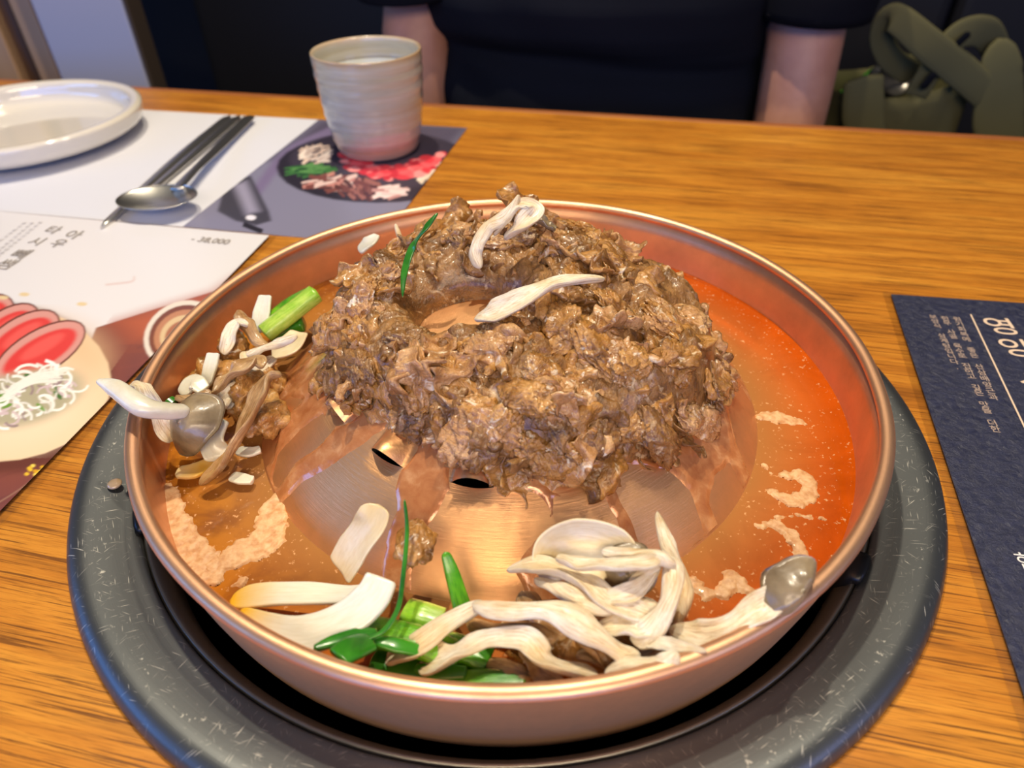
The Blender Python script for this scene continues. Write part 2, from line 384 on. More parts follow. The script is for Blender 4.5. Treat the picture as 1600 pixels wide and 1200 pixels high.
# ------------------------------------------------------------------ table
tab = thing('dining_table', 'brown wood grain dining table with a round grill opening', 'table', rz=PHI)
FARV = .4315                            # far edge in the table's own frame
def table_top():
    n = 128; bm = bmesh.new(); R0 = .1665; u0, u1, v0, v1 = -1.05, .95, -.42, FARV
    def ringpt(a, z): return bm.verts.new((R0 * math.cos(a), R0 * math.sin(a), z))
    def outpt(a, z):
        c, s = math.cos(a), math.sin(a); k = 1e9
        if c > 1e-9: k = min(k, u1 / c)
        if c < -1e-9: k = min(k, u0 / c)
        if s > 1e-9: k = min(k, v1 / s)
        if s < -1e-9: k = min(k, v0 / s)
        return bm.verts.new((c * k, s * k, z))
    angs = sorted(set([2 * math.pi * i / n for i in range(n)] + [math.atan2(v, u) % (2 * math.pi) for u in (u0, u1) for v in (v0, v1)]))
    L = []
    for a in angs: L.append((ringpt(a, 0), outpt(a, 0), outpt(a, -.036), ringpt(a, -.036)))
    m = len(L)
    for i in range(m):
        A, B = L[i], L[(i + 1) % m]
        for k in range(4):
            bm.faces.new((A[k], A[(k + 1) % 4], B[(k + 1) % 4], B[k]))
    bmesh.ops.recalc_face_normals(bm, faces=bm.faces)
    me = bpy.data.meshes.new('tabletop'); bm.to_mesh(me); bm.free(); me.materials.append(M['wood'])
    o = bpy.data.objects.new('tabletop', me); COL.objects.link(o); o.parent = tab
table_top()
box('edge_band', (-1.052, FARV, -.037), (.952, FARV + .009, .0004), M['wood_edge'], tab, bev=.0015)
box('edge_band', (-1.052, -.429, -.037), (.952, -.42, .0004), M['wood_edge'], tab, bev=.0015)
for u in (-.9, .8): box('leg', (u - .03, -.05, FLOOR), (u + .03, .05, -.036), M['black_metal'], tab, bev=.004)

# grill well and ring
grill = thing('table_grill', 'dark scratched steel ring of the grill set into the table', 'grill')
TC = (-.0015, 0, 0)
lathe('ring', smooth_prof([(.1905, .0002), (.1902, .0028), (.1880, .0055), (.1835, .0068), (.176, .0052), (.1695, .0030), (.1660, .0018), (.1642, .0002), (.1638, -.004)], 5), M['steel'], grill, 160, TC)
lathe('inner_lip', smooth_prof([(.1638, -.001), (.1625, .0003), (.1600, -.0030), (.1578, -.008), (.1568, -.018)], 4), M['brass_lip'], grill, 128, TC)
lathe('well', [(.1636, -.004), (.1622, -.02), (.158, -.10), (.15, -.115), (.0, -.118)], M['black_metal'], grill, 96, TC)
lathe('burner', [(.052, -.085), (.060, -.080), (.060, -.070), (.050, -.064), (.0, -.066)], simple('burner_iron', (.03, .028, .026), .6, .7), grill, 64, TC)
for k in range(3):
    a = math.radians(-36 + 120 * k); c = Vector((math.cos(a), math.sin(a), 0)); s = Vector((-c.y, c.x, 0))
    P = [c * .1655 + Vector((TC[0], 0, .0015)), c * .1610 + Vector((TC[0], 0, .0010)), c * .1570 + Vector((TC[0], 0, -.022)), c * .140 + Vector((TC[0], 0, -.0225)), c * .120 + Vector((TC[0], 0, -.0225))]
    strip('support_bracket', P, .015, .006, M['black_metal'], grill, ridge=0, k=12, n=16, tip=(.05, .05))

# ------------------------------------------------------------------ the copper pan
pan = thing('copper_pan', 'round copper bulgogi pan with rolled rim and slotted dome on the grill ring', 'pan')
def dent(r, z, a):
    return r + .0004 * math.sin(3 * a + .4) + .0005 * noise.noise(Vector((math.cos(a) * 4, math.sin(a) * 4, z * 40))), z
body = smooth_prof([(.112, -.0170), (.135, -.0185), (.145, -.0185), (.1500, -.0160), (.1530, -.006), (.1555, .008), (.1570, .022), (.1580, .0335)], 6)
lathe('pan_wall', [(.1578, .0335), (.1566, .0335), (.1556, .025), (.1540, .014), (.1526, .004), (.1490, -.003), (.145, -.0055), (.135, -.0062), (.112, -.0048), (.1085, .001), (.1075, .006)], M['copper'], pan, 160, fn=dent)
lathe('pan_outer_wall', body, M['copper_outer'], pan, 160, fn=dent)
rim = []
for i in range(17):
    a = 2 * math.pi * i / 16; rim.append((.1576 + .0028 * math.cos(a), .0350 + .0023 * math.sin(a)))
lathe('rolled_rim', rim, M['copper'], pan, 192, fn=dent)
# dome with louvred slots
HR = .0795; NH = 13; HA = [math.radians(206.9 + 26.6 * k) for k in range(-0, NH)]
def dome():
    nr, na = 110, 520; half = .0079 / HR
    rs = list(np.linspace(.0002, HR - .0002, 62)) + [HR - .00005, HR + .00005] + list(np.linspace(HR + .0004, .1155, 46))
    v = []; idx = {}; fc = []
    jc = 62
    for i in range(na):
        a = 2 * math.pi * i / na; d = min(abs((a - h + math.pi) % (2 * math.pi) - math.pi) for h in HA); q = max(0.0, 1 - (d / half) ** 2)
        for j, r in enumerate(rs):
            z = zdome(r); rr = r
            if j <= jc and q > 0:
                ramp = max(0, 1 - (HR - r) / .013); ramp = ramp * ramp * (3 - 2 * ramp)
                z += .0066 * q * ramp; rr = r + .0026 * q * ramp
            if j > jc and q > 0:
                z -= .0012 * q * max(0, 1 - (r - HR) / .006)
            v.append((rr * math.cos(a), rr * math.sin(a), z))
    n = len(rs)
    for i in range(na):
        a = 2 * math.pi * (i + .5) / na; d = min(abs((a - h + math.pi) % (2 * math.pi) - math.pi) for h in HA)
        for j in range(n - 1):
            if j == jc and d < half: continue
            p = i * n + j; q = ((i + 1) % na) * n + j
            fc.append((p, q, q + 1, p + 1))
    return mesh_obj('dome', v, fc, M['copper_dome'], pan)
dome()

# juice film over the dome (real raised film, absent on the clean copper lenses)
def poly_sd(P, poly):
    """signed distance (negative inside) of points P (n,2) to polygon"""
    poly = np.array(poly); d = np.full(len(P), 1e9); ins = np.zeros(len(P), bool); m = len(poly)
    for i in range(m):
        a, b = poly[i], poly[(i + 1) % m]; e = b - a; w = P - a
        t = np.clip((w @ e) / max(e @ e, 1e-12), 0, 1); q = w - t[:, None] * e; d = np.minimum(d, np.hypot(q[:, 0], q[:, 1]))
        c = ((a[1] > P[:, 1]) != (b[1] > P[:, 1])) & (P[:, 0] < (b[0] - a[0]) * (P[:, 1] - a[1]) / ((b[1] - a[1]) if abs(b[1] - a[1]) > 1e-12 else 1e-12) + a[0])
        ins ^= c
    return np.where(ins, -d, d)
def fbm(P, sc, seed=0, oct=3):
    out = np.zeros(len(P)); amp = 1
    for o in range(oct):
        out += amp * np.array([noise.noise(Vector((x * sc * 2 ** o + seed, y * sc * 2 ** o, seed * .7 + o * 9))) for x, y in P]); amp *= .5
    return out
CLEAN = [[(436, 712), (470, 672), (503, 650), (522, 668), (505, 690), (462, 722), (436, 760), (428, 745)],
         [(443, 788), (470, 760), (522, 728), (575, 690), (612, 668), (596, 690), (582, 712), (622, 738), (614, 765), (618, 800), (600, 850), (590, 905), (560, 905), (510, 872), (468, 835)],
         [(706, 766), (694, 790), (668, 826), (648, 862), (646, 925), (680, 940), (822, 940), (800, 890), (842, 836), (858, 800), (835, 772), (770, 770)],
         [(868, 780), (902, 776), (935, 770), (962, 810), (972, 850), (860, 850), (848, 838), (866, 806)],
         [(955, 748), (975, 728), (1040, 736), (1076, 768), (1100, 838), (1060, 868), (1012, 872), (985, 810)],
         [(1118, 748), (1140, 726), (1160, 760), (1158, 790), (1128, 830), (1110, 790)],
         [(1140, 640), (1158, 606), (1180, 640), (1188, 690), (1172, 740), (1150, 690)],
         [(412, 690), (430, 640), (452, 622), (470, 628), (440, 655), (424, 720), (414, 730)]]
def film():
    nr, na = 130, 620; rr = np.linspace(.066, .1128, nr); aa = np.linspace(0, 2 * math.pi, na, endpoint=False)
    A, R = np.meshgrid(aa, rr, indexing='ij'); P = np.stack([(R * np.cos(A)).ravel(), (R * np.sin(A)).ravel()], 1)
    sd = np.full(len(P), 1e9)
    for pl in CLEAN:
        w = [at_dome(*p) for p in pl]; sd = np.minimum(sd, poly_sd(P, [(q.x, q.y) for q in w]))
    nz = fbm(P, 110, 3, 3); nb = fbm(P, 30, 5, 2)
    # keep clear of the louvres
    hol = np.full(len(P), 1e9)
    for h in HA: hol = np.minimum(hol, np.hypot((P[:, 0] - math.cos(h) * (HR - .004)) / 1.0, (P[:, 1] - math.sin(h) * (HR - .004))))
    m = sd - .0004 - .0018 * nz * .5
    m = np.minimum(m, hol - .0098 + .001 * nz)
    h = np.clip((m - .0003) * .55, -.0012, .0008) * (1 + .35 * nb)
    rfl = np.hypot(P[:, 0], P[:, 1]); z = .009 + .046 * (1 - (rfl / .1135) ** 2) + h
    verts = np.concatenate([P, z[:, None]], 1); keep = m > -.0012
    f = []
    for i in range(na):
        for j in range(nr - 1):
            a = i * nr + j; b = ((i + 1) % na) * nr + j
            if keep[a] and keep[b] and keep[a + 1] and keep[b + 1]: f.append((a, b, b + 1, a + 1))
    o = mesh_obj('meat_juice', verts, f, M['film'])
    bm = bmesh.new(); bm.from_mesh(o.data); bmesh.ops.delete(bm, geom=[v for v in bm.verts if not v.link_faces], context='VERTS'); bm.to_mesh(o.data); bm.free()
    tag(o, 'glossy peach brown meat juice running down the copper dome', 'juice', kind='stuff')
film()
def broth():
    nr, na = 40, 240; v = []
    for i in range(na):
        a = 2 * math.pi * i / na
        for j in range(nr):
            r = .1105 + (.1535 - .1105) * j / (nr - 1); z = .009 + .0001 * noise.noise(Vector((r * math.cos(a) * 90, r * math.sin(a) * 90, 2)))
            if j == nr - 1: z += .0006
            if j == 0: z += .0006
            v.append((r * math.cos(a), r * math.sin(a), z))
    o = mesh_obj('broth', v, [tuple(reversed(q)) for q in grid_faces(na, nr, True)], M['broth'])
    tag(o, 'orange red broth filling the trough of the copper pan', 'broth', kind='stuff')
broth()
BZ = .0092
def foam(pts, w, label, seed):
    C = spline([at(x, y, BZ) for x, y in pts], 40); W = max(w); xs = [c.x for c in C]; ys = [c.y for c in C]; st = .00042
    gx = np.arange(min(xs) - W, max(xs) + W, st); gy = np.arange(min(ys) - W, max(ys) + W, st); X, Y = np.meshgrid(gx, gy, indexing='ij'); P = np.stack([X.ravel(), Y.ravel()], 1)
    m = np.full(len(P), -9.0)
    for i, c in enumerate(C): m = np.maximum(m, interp(w, i / 39) * .5 - np.hypot(P[:, 0] - c.x, P[:, 1] - c.y))
    I = np.where(m > -.004)[0]; nz = np.zeros(len(P)); nz[I] = fbm(P[I], 260, seed, 3); m = m + nz * .0016
    rr = np.hypot(P[:, 0], P[:, 1]); z = BZ - .0004 + np.clip(m, -.001, .0012) * .9 + .0003 * nz; keep = (m > -.0002) & (rr < .1540) & (rr > .109)
    ny = len(gy); f = []
    for i in range(len(gx) - 1):
        for j in range(ny - 1):
            a = i * ny + j
            if keep[a] and keep[a + 1] and keep[a + ny] and keep[a + ny + 1]: f.append((a, a + ny, a + ny + 1, a + 1))
    o = mesh_obj('foam_patch', np.concatenate([P, z[:, None]], 1), f, M['foam'])
    bm = bmesh.new(); bm.from_mesh(o.data); bmesh.ops.delete(bm, geom=[v for v in bm.verts if not v.link_faces], context='VERTS'); bm.to_mesh(o.data); bm.free()
    tag(o, label, 'foam')
foam([(1222, 742), (1256, 745), (1262, 775), (1230, 780), (1205, 768)], [.004, .007, .008, .0075, .004], 'pale hook shaped foam patch on the orange broth', 1)
foam([(1184, 820), (1215, 822), (1244, 845), (1252, 870), (1236, 884)], [.004, .006, .006, .007, .004], 'pale curved foam streak above the upturned mushroom cap', 2)
foam([(1085, 905), (1100, 925), (1130, 925), (1145, 900), (1160, 915), (1180, 930)], [.004, .006, .006, .006, .005, .004], 'wavy foam patch on brown broth right of the mushroom pile', 3)
foam([(1185, 650), (1215, 652), (1250, 660)], [.004, .0085, .005], 'broken foam flecks on broth just right of the dome', 4)
foam([(1215, 808), (1250, 806), (1290, 812)], [.003, .004, .002], 'thin foam streak between the hook shaped patch and curved patch', 5)
foam([(262, 770), (275, 830), (305, 880), (335, 900)], [.010, .015, .017, .008], 'broad pale foam along the left wall of the pan', 6)
foam([(335, 885), (380, 862), (418, 840), (425, 800), (440, 770)], [.008, .014, .015, .012, .006], 'pale foam curving beside the left foot of the dome', 7)
foam([(362, 915), (375, 910)], [.003, .004], 'tiny foam fleck near the yellowed onion', 8)
foam([(1196, 728), (1204, 738)], [.003, .003], 'small foam dot left of the hook shaped patch', 9)

# ------------------------------------------------------------------ the meat
def Rout(a):
    pts = [(180, .086), (205, .079), (225, .068), (250, .070), (279, .084), (300, .085), (320, .090), (342, .097), (372, .100), (391, .096), (413, .086), (437, .086), (453, .089), (484, .080), (506, .080), (528, .083), (540, .086)]
    d = math.degrees(a) % 360
    if d < 180: d += 360
    for (x0, y0), (x1, y1) in zip(pts, pts[1:]):
        if x0 <= d <= x1: return y0 + (y1 - y0) * (d - x0) / (x1 - x0)
    return .085
GAP = Vector((-.016, -.002, 0))
def mound(x, y, fine=True):
    r = math.hypot(x, y); a = math.atan2(y, x); Ro = Rout(a) - .005
    g = math.hypot((x - GAP.x) / 1.35, y - GAP.y); s_in = min(max((g - .017) / .016, 0), 1); s_out = min(max((Ro - r) / .014, 0), 1)
    back = .5 + .5 * math.sin(a)
    T = .0185 + .009 * back * min(r / .08, 1) + .003 * (math.cos(a) > 0) * min(r / .08, 1)
    n = noise.noise(Vector((x * 32, y * 32, 1.7))) * .0065 + noise.noise(Vector((x * 75, y * 75, 4.1))) * .0035
    h = (T + n) * math.sqrt(max(s_in * (2 - s_in), 0)) * math.sqrt(max(s_out * (2 - s_out), 0))
    if fine:
        q = Vector((x * 190, y * 190, .5)); w = noise.noise(q * .5) * 2
        h += (abs(noise.noise(q + Vector((w, w, 0)))) - .25) * .005 * min(s_in, s_out)
    return zdome(r) + h if r < .1135 else .009 + h
def meat():
    core_v = []; nr, na = 90, 300
    for i in range(na):
        a = 2 * math.pi * i / na; Ro = Rout(a) - .004
        for j in range(nr):
            t = j / (nr - 1); r = .0003 + (Ro - .0003) * t; x, y = r * math.cos(a), r * math.sin(a)
            g = math.hypot((x - GAP.x) / 1.35, y - GAP.y)
            z = mound(x, y) if g > .017 and j < nr - 1 else zdome(r) - .002
            core_v.append((x, y, z))
    core_f = grid_faces(na, nr, True)
    # crumpled slice variants
    def variant(seed, L, Wd, fold):
        nu, nv = 44, 16; rs = random.Random(seed); pts = []
        ph = [rs.uniform(0, 6.28) for _ in range(6)]; x = z = 0.0; th = rs.uniform(-.6, .6); path = []
        for i in range(nu):
            s = i / (nu - 1)
            th = fold * (math.sin(s * 9 + ph[0]) + .7 * math.sin(s * 17 + ph[1]) + .4 * math.sin(s * 29 + ph[5]))
            x += math.cos(th) * L / nu; z += math.sin(th) * L / nu; path.append((x, z, th))
        mx = sum(p[0] for p in path) / nu; mz = sum(p[1] for p in path) / nu; top = []; bot = []
        for i in range(nu):
            s = i / (nu - 1); X, Z, th = path[i]; X -= mx; Z = (Z - mz) * .6
            wv = Wd * (.55 + .45 * math.sin(math.pi * min(max(s * 1.0, .04), .96)) ** .6) * (1 + .45 * noise.noise(Vector((s * 5, seed, 2))))
            off = .4 * Wd * noise.noise(Vector((s * 2.5, seed, 7)))
            for j in range(nv):
                t = j / (nv - 1) * 2 - 1
                edge = 1 + .30 * noise.noise(Vector((s * 11, t * .7 + 5, seed)))
                Y = t * wv * .5 * edge + off
                q = Vector((X * 260, Y * 260, seed * 2.3)); c = .0012
                dx = noise.noise(q) * c; dy = noise.noise(q + Vector((9, 3, 1))) * c; dz = noise.noise(q * .8 + Vector((1, 8, 3))) * c * 1.5 + noise.noise(Vector((X * 120, Y * 120, seed + 30))) * .0032
                dz += noise.noise(Vector((X * 700, Y * 500, seed + 3))) * .0006
                dz -= abs(t) ** 2 * rs_c[seed % 7] * Wd
                p = Vector((X + dx, Y + dy, Z + dz)); top.append(p)
                tk = .0012 + .0020 * (1 - t * t) ** .5 + .0003 * noise.noise(q * 1.5)
                nrm = Vector((-math.sin(th), 0, math.cos(th))); bot.append(p - nrm * max(tk, .0003))
        v = top + bot; N = nu * nv; f = grid_faces(nu, nv); f += [tuple(reversed(q)) for q in grid_faces(nu, nv, off=N)]
        for i in range(nu - 1):
            a = i * nv; f.append((a, N + a, N + a + nv, a + nv)); a = i * nv + nv - 1; f.append((a + nv, N + a + nv, N + a, a))
        for j in range(nv - 1):
            f.append((j, j + 1, N + j + 1, N + j)); a = (nu - 1) * nv + j; f.append((a + 1, a, N + a, N + a + 1))
        me = bpy.data.meshes.new('beef_slice'); me.from_pydata([tuple(p) for p in v], [], f)
        me.polygons.foreach_set('use_smooth', [True] * len(me.polygons)); me.materials.append(M['beef2'] if seed % 3 == 0 else M['beef'])
        bm = bmesh.new(); bm.from_mesh(me); bmesh.ops.recalc_face_normals(bm, faces=bm.faces); bm.to_mesh(me); bm.free()
        return me
    rs_c = [.0, .25, -.15, .35, .1, .45, -.25]
    V = [variant(s, random.uniform(.026, .050), random.uniform(.011, .020), random.uniform(.35, .8)) for s in range(18)]
    def lump(seed):
        bm = bmesh.new(); bmesh.ops.create_icosphere(bm, subdivisions=5, radius=1); sz = (random.uniform(.008, .013), random.uniform(.006, .009), random.uniform(.003, .0048))
        for v in bm.verts:
            c = v.co.copy(); o_ = Vector((seed * 3.1, 0, 0)); w = noise.noise_vector(c * 1.3 + o_) * .7
            d = 1 + .42 * noise.noise(c * 1.2 + o_) + .55 * (.32 - abs(noise.noise((c + w) * 1.9 + o_))) + .22 * (.3 - abs(noise.noise((c + w) * 4.6 + o_))) + .07 * noise.noise(c * 13)
            v.co = Vector((c.x * sz[0], c.y * sz[1], c.z * sz[2])) * d
        me = bpy.data.meshes.new('beef_slice'); bm.to_mesh(me); bm.free(); me.polygons.foreach_set('use_smooth', [True] * len(me.polygons)); me.materials.append(M['beef2'] if seed % 3 == 1 else M['beef']); return me
    V += [lump(s) for s in range(14)]
    V += [variant(40 + s, random.uniform(.028, .045), random.uniform(.003, .006), random.uniform(.5, .9)) for s in range(8)]
    cnt = 0; tries = 0; extra_v = []; extra_f = []; off = 0
    while cnt < 298 + 170 and tries < 9000:
        tries += 1; a = random.uniform(0, 2 * math.pi); Ro = Rout(a); r = math.sqrt(random.uniform(.0004, Ro * Ro * (1.0)))
        if random.random() < .25: r = Ro * random.uniform(.9, 1.02)
        x, y = r * math.cos(a), r * math.sin(a); g = math.hypot((x - GAP.x) / 1.35, y - GAP.y)
        if g < .029: continue
        e = .004; n = Vector((-(mound(x + e, y, False) - mound(x - e, y, False)) / (2 * e), -(mound(x, y + e, False) - mound(x, y - e, False)) / (2 * e), 1)).normalized()
        if r > Ro * .86:
            out = Vector((math.cos(a), math.sin(a), 0)); n = (out * random.uniform(.7, 1.6) + Vector((0, 0, .6))).normalized()
            z = zdome(min(r, .113)) + random.uniform(.004, .019); x *= .95; y *= .95
        else: z = mound(x, y, False) + random.uniform(-.002, .0015)
        n = (n + Vector((random.gauss(0, .22), random.gauss(0, .22), random.gauss(0, .15)))).normalized()
        if n.z < -.1: n.z = .1
        if cnt < 170:          # the buried ones that cannot be told apart, joined into the heap
            me = random.choice(V); N = len(me.vertices); co = np.empty(N * 3, 'f'); me.vertices.foreach_get('co', co); co = co.reshape(-1, 3)
            q = (n.to_track_quat('Z', 'X') @ Quaternion((0, 0, 1), random.uniform(0, 6.28))).to_matrix(); R3 = np.array(q)
            k = random.uniform(.7, 1.1); z -= .003
            extra_v.append(co @ R3.T * k + np.array([x, y, z])); extra_f.append([tuple(i + off for i in p.vertices) for p in me.polygons]); off += N; cnt += 1; continue
        o = bpy.data.objects.new('beef_slice', random.choice(V)); q = n.to_track_quat('Z', 'X') @ Quaternion((0, 0, 1), random.uniform(0, 6.28))
        o.rotation_mode = 'QUATERNION'; o.rotation_quaternion = q; o.location = (x, y, z); k = random.uniform(.72, 1.05); o.scale = (k, k, k)
        COL.objects.link(o); tag(o, 'thin crumpled strip of glossy brown beef heaped on the copper dome', 'beef', 'beef strips heaped on the dome'); cnt += 1
    base = len(core_v); V_ = np.concatenate([np.array(core_v)] + extra_v); F_ = core_f + [tuple(i + base for i in f) for L in extra_f for f in L]
    o = mesh_obj('beef_heap', V_, F_, M['beef_core'])
    tag(o, 'dense shredded inside of the brown beef heap on the copper dome', 'meat', kind='stuff')
meat()

# ------------------------------------------------------------------ vegetables and mushrooms in the pan
def T(name, label, cat, group=None): return thing(name, label, cat, (0, 0, 0), group)
def mush(P, w, t, label, mat='mush', twist=0.0, seed=0, **kw):
    w = [a * 1.08 for a in w]; o = strip('mushroom_strip', px(*P), w, t * .62, M[mat], twist=twist, seed=seed, ridge=kw.pop('ridge', .42), wob=kw.pop('wob', .9), k=30, n=80, ridge_f=7, cup=(.45 if seed % 2 else -.35), **kw); return tag(o, label, 'mushroom')
def cap(loc, size, nrm, mat, parent=None, fold=.5, seed=1, name='cap', spin=0.0, dome_h=.45):
    """oyster mushroom cap: a folded thick disc"""
    nr, na = 12, 40; v = []; q = Vector(nrm).normalized().to_track_quat('Z', 'Y') @ Quaternion((0, 0, 1), spin)
    def pt(r, a, low):
        x = r * math.cos(a); y = r * math.sin(a); k = 1 + .12 * noise.noise(Vector((math.cos(a) * 1.5, math.sin(a) * 1.5, seed)))
        x *= k; y *= k; z = dome_h * (1 - r * r) - fold * abs(y) ** 1.6 * .8 + .06 * noise.noise(Vector((x * 3, y * 3, seed)))
        if low: z -= .16 * (1 - .7 * r ** 3)
        return loc + q @ (Vector((x * size[0], y * size[1], z * size[0])))
    for low in (False, True):
        for i in range(na):
            for j in range(nr): v.append(pt(.02 + .98 * (j / (nr - 1)) ** .9, 2 * math.pi * i / na, low))
    N = nr * na; f = grid_faces(na, nr, True) + [tuple(reversed(x)) for x in grid_faces(na, nr, True, N)]
    for i in range(na):
        a = i * nr + nr - 1; b = ((i + 1) % na) * nr + nr - 1; f.append((a, N + a, N + b, b))
    v.append(pt(0, 0, False)); v.append(pt(0, 0, True)); c0, c1 = len(v) - 2, len(v) - 1
    for i in range(na):
        a = i * nr; b = ((i + 1) % na) * nr; f.append((c0, a, b)); f.append((c1, N + b, N + a))
    return mesh_obj(name, v, f, M[mat], parent)

# -- front right heap of oyster mushrooms
mush([(606, 1030, .016), (640, 1020, .022), (690, 982, .027), (738, 955, .030), (760, 945, .031)], [.005, .0075, .006, .005, .004], .0045, 'beige mushroom strip reaching out left over the green onion', seed=1)
mush([(738, 944, .033), (800, 950, .037), (870, 953, .039), (930, 988, .037), (975, 1020, .033), (1000, 1024, .031)], [.005, .0075, .0085, .008, .0065, .005], .0035, 'broad white mushroom strip arching over the front heap', seed=2)
mush([(655, 1040, .017), (690, 1035, .024), (725, 1018, .028), (765, 1000, .031), (820, 1000, .033), (850, 1035, .031), (895, 1052, .028), (935, 1056, .027)], [.004, .010, .0075, .005, .0065, .008, .0075, .005], .0032, 'pale curling mushroom strip nearest the front rim', seed=3, twist=[0, .6, -.3, .3, 0])
mush([(1026, 800, .034), (1048, 855, .034), (1066, 905, .030), (1068, 965, .024)], [.002, .0065, .008, .0055], .0035, 'tall pointed white mushroom strip leaning up the dome', seed=4, twist=.4)
mush([(1045, 985, .026), (1095, 995, .030), (1145, 980, .034), (1190, 950, .037), (1222, 925, .040)], [.0055, .009, .0085, .007, .006], .0045, 'long white mushroom stem running right to the rim', seed=5)
mush([(1050, 870, .041), (1052, 905, .040), (1042, 945, .038), (1015, 985, .034), (985, 1000, .031)], [.005, .0055, .006, .007, .005], .004, 'upright bent mushroom stem in the middle of the front heap', seed=6)
mush([(868, 872, .043), (900, 882, .042), (950, 884, .043), (1000, 882, .045), (1030, 873, .044)], [.004, .005, .0045, .005, .004], .0035, 'slim mushroom strip lying flat across the top of the heap', seed=7)
mush([(940, 862, .042), (985, 866, .044), (1030, 868, .044), (1055, 885, .042)], [.005, .005, .005, .003], .004, 'beige mushroom stem at the top right of the heap', seed=8)
mush([(792, 892, .034), (830, 886, .036), (870, 893, .037), (915, 915, .037), (950, 940, .036), (990, 955, .034), (1050, 972, .030)], [.003, .007, .007, .007, .0065, .006, .004], .004, 'mushroom strip with dark torn tip pointing left at the dome', seed=9)
mush([(835, 905, .033), (875, 918, .036), (915, 940, .037), (960, 955, .036)], [.003, .0055, .006, .004], .003, 'thin white mushroom shred under the dark tipped strip', seed=10)
mush([(1030, 880, .037), (1018, 900, .038), (985, 925, .037), (945, 940, .036)], [.004, .004, .005, .004], .004, 'short mushroom stem leaning below the grey brown cap', seed=11)
mush([(815, 925, .026), (850, 965, .028), (890, 990, .026)], [.006, .008, .006], .004, 'brownish mushroom strip sunk in the heap left side', 'mush_brown', seed=12)
mush([(900, 1025, .022), (950, 1030, .024), (1000, 1032, .026), (1040, 1010, .028)], [.004, .006, .006, .004], .004, 'soaked tan mushroom strip low in the front heap', 'mush_brown', seed=13)
mush([(760, 1035, .020), (800, 1045, .023), (830, 1062, .024)], [.004, .006, .004], .0045, 'brown curled mushroom foot above the front rim', 'mush_brown', seed=14)
mush([(815, 1010, .024), (850, 1050, .024), (880, 1070, .024)], [.006, .007, .003], .003, 'tan mushroom shred hanging to the front rim', 'mush_brown', seed=15)
mush([(945, 1055, .031), (985, 1040, .034), (1030, 1038, .036), (1060, 1020, .038)], [.006, .008, .006, .004], .003, 'white mushroom shred resting on the front right rim', seed=16)
mush([(1010, 1005, .031), (1050, 1010, .034), (1105, 1018, .038)], [.004, .0045, .0015], .002, 'thin white fibre strip ending on the right rim', seed=17)
mush([(730, 970, .022), (775, 985, .026), (835, 985, .030), (870, 1000, .029)], [.004, .005, .006, .004], .004, 'shaded tan mushroom strip under the broad arch', 'mush_brown', seed=18)
mush([(930, 985, .031), (975, 980, .033), (1010, 990, .032), (1040, 1000, .030)], [.004, .007, .006, .004], .0035, 'cream mushroom strip in the centre of the heap', seed=19)
mush([(960, 905, .030), (985, 935, .034), (1030, 950, .034)], [.005, .006, .004], .004, 'shaded cream mushroom strip beside the grey brown cap', 'mush', seed=20)
mush([(905, 960, .028), (930, 1010, .028), (960, 1040, .026)], [.006, .008, .006], .005, 'dark wet mushroom strip deep in the heap', 'mush_brown', seed=21)
mush([(1060, 920, .022), (1050, 960, .024), (1030, 1000, .024), (1000, 1040, .022)], [.005, .006, .006, .004], .005, 'tan mushroom stem under the upright bent stem', 'mush_brown', seed=22)
m = T('oyster_mushroom', 'grey brown oyster mushroom cap in the front heap', 'mushroom')
cap(at(982, 893, .036), (.0085, .0095), (-.2, -.7, .6), 'mush_cap', m, .3, 4)
strip('stem', px((985, 915, .037), (1000, 900, .038), (1030, 880, .040)), [.003, .0035, .004], .0035, M['mush'], m, n=20)
m = T('oyster_mushroom', 'upturned grey oyster mushroom cap resting over the right rim', 'mushroom')
cap(at(1240, 920, .0415), (.0105, .0072), (.25, -.75, .7), 'mush_cap', m, .6, 9, spin=.6)
m = T('oyster_mushroom', 'white stemmed mushroom with grey cap poking over the left rim', 'mushroom')
strip('stem', px((152, 595, .050), (180, 606, .049), (222, 635, .046), (262, 642, .041), (295, 642, .036)), [.002, .0075, .0085, .0075, .006], [.002, .005, .006, .006, .005], M['onion'], m, ridge=.1, n=50, k=20, tip=(.02, .1))
cap(at(298, 662, .030), (.0115, .0150), (-.30, -.55, .62), 'mush_cap', m, .55, 12, spin=-.45, dome_h=.6)

# -- onions
def onion(P, w, t, label, mat='onion', cup=.18, twist=0.0, seed=0, tip=(.15, .05)):
    o = strip('onion_piece', px(*P), w, t * .8, M[mat], cup=cup * 1.6, twist=twist, seed=seed, ridge=.05, n=50, k=24, tip=tip, ridge_f=2); return tag(o, label, 'onion')
onion([(378, 955, .017), (420, 985, .020), (480, 995, .024), (540, 972, .028), (580, 938, .031), (598, 903, .033)], [.006, .010, .0125, .0122, .0115, .010], .0075, 'thick white onion crescent at the front left rim', 'onion_two', seed=1, cup=.20, twist=[-.1, -.2, -.25, -.2], tip=(.2, .03))
onion([(360, 940, .015), (420, 932, .018), (480, 930, .020), (545, 932, .022), (590, 925, .024)], [.009, .0095, .0085, .007, .006], .004, 'yellow tipped onion slice behind the thick white crescent', 'onion_two', seed=2)
o = onion([(535, 895, .022), (556, 860, .029), (580, 822, .036), (592, 788, .041)], [.0135, .0145, .0135, .010], .003, 'translucent onion piece lying up the copper dome', 'onion_soaked', seed=3, tip=(.06, .12))
onion([(852, 905, .028), (868, 872, .034), (905, 858, .038), (955, 865, .037), (985, 890, .033)], [.010, .017, .020, .017, .010], .003, 'large pale onion petal behind the front mushroom heap', 'onion_soaked', cup=.3, seed=4, twist=-.7)
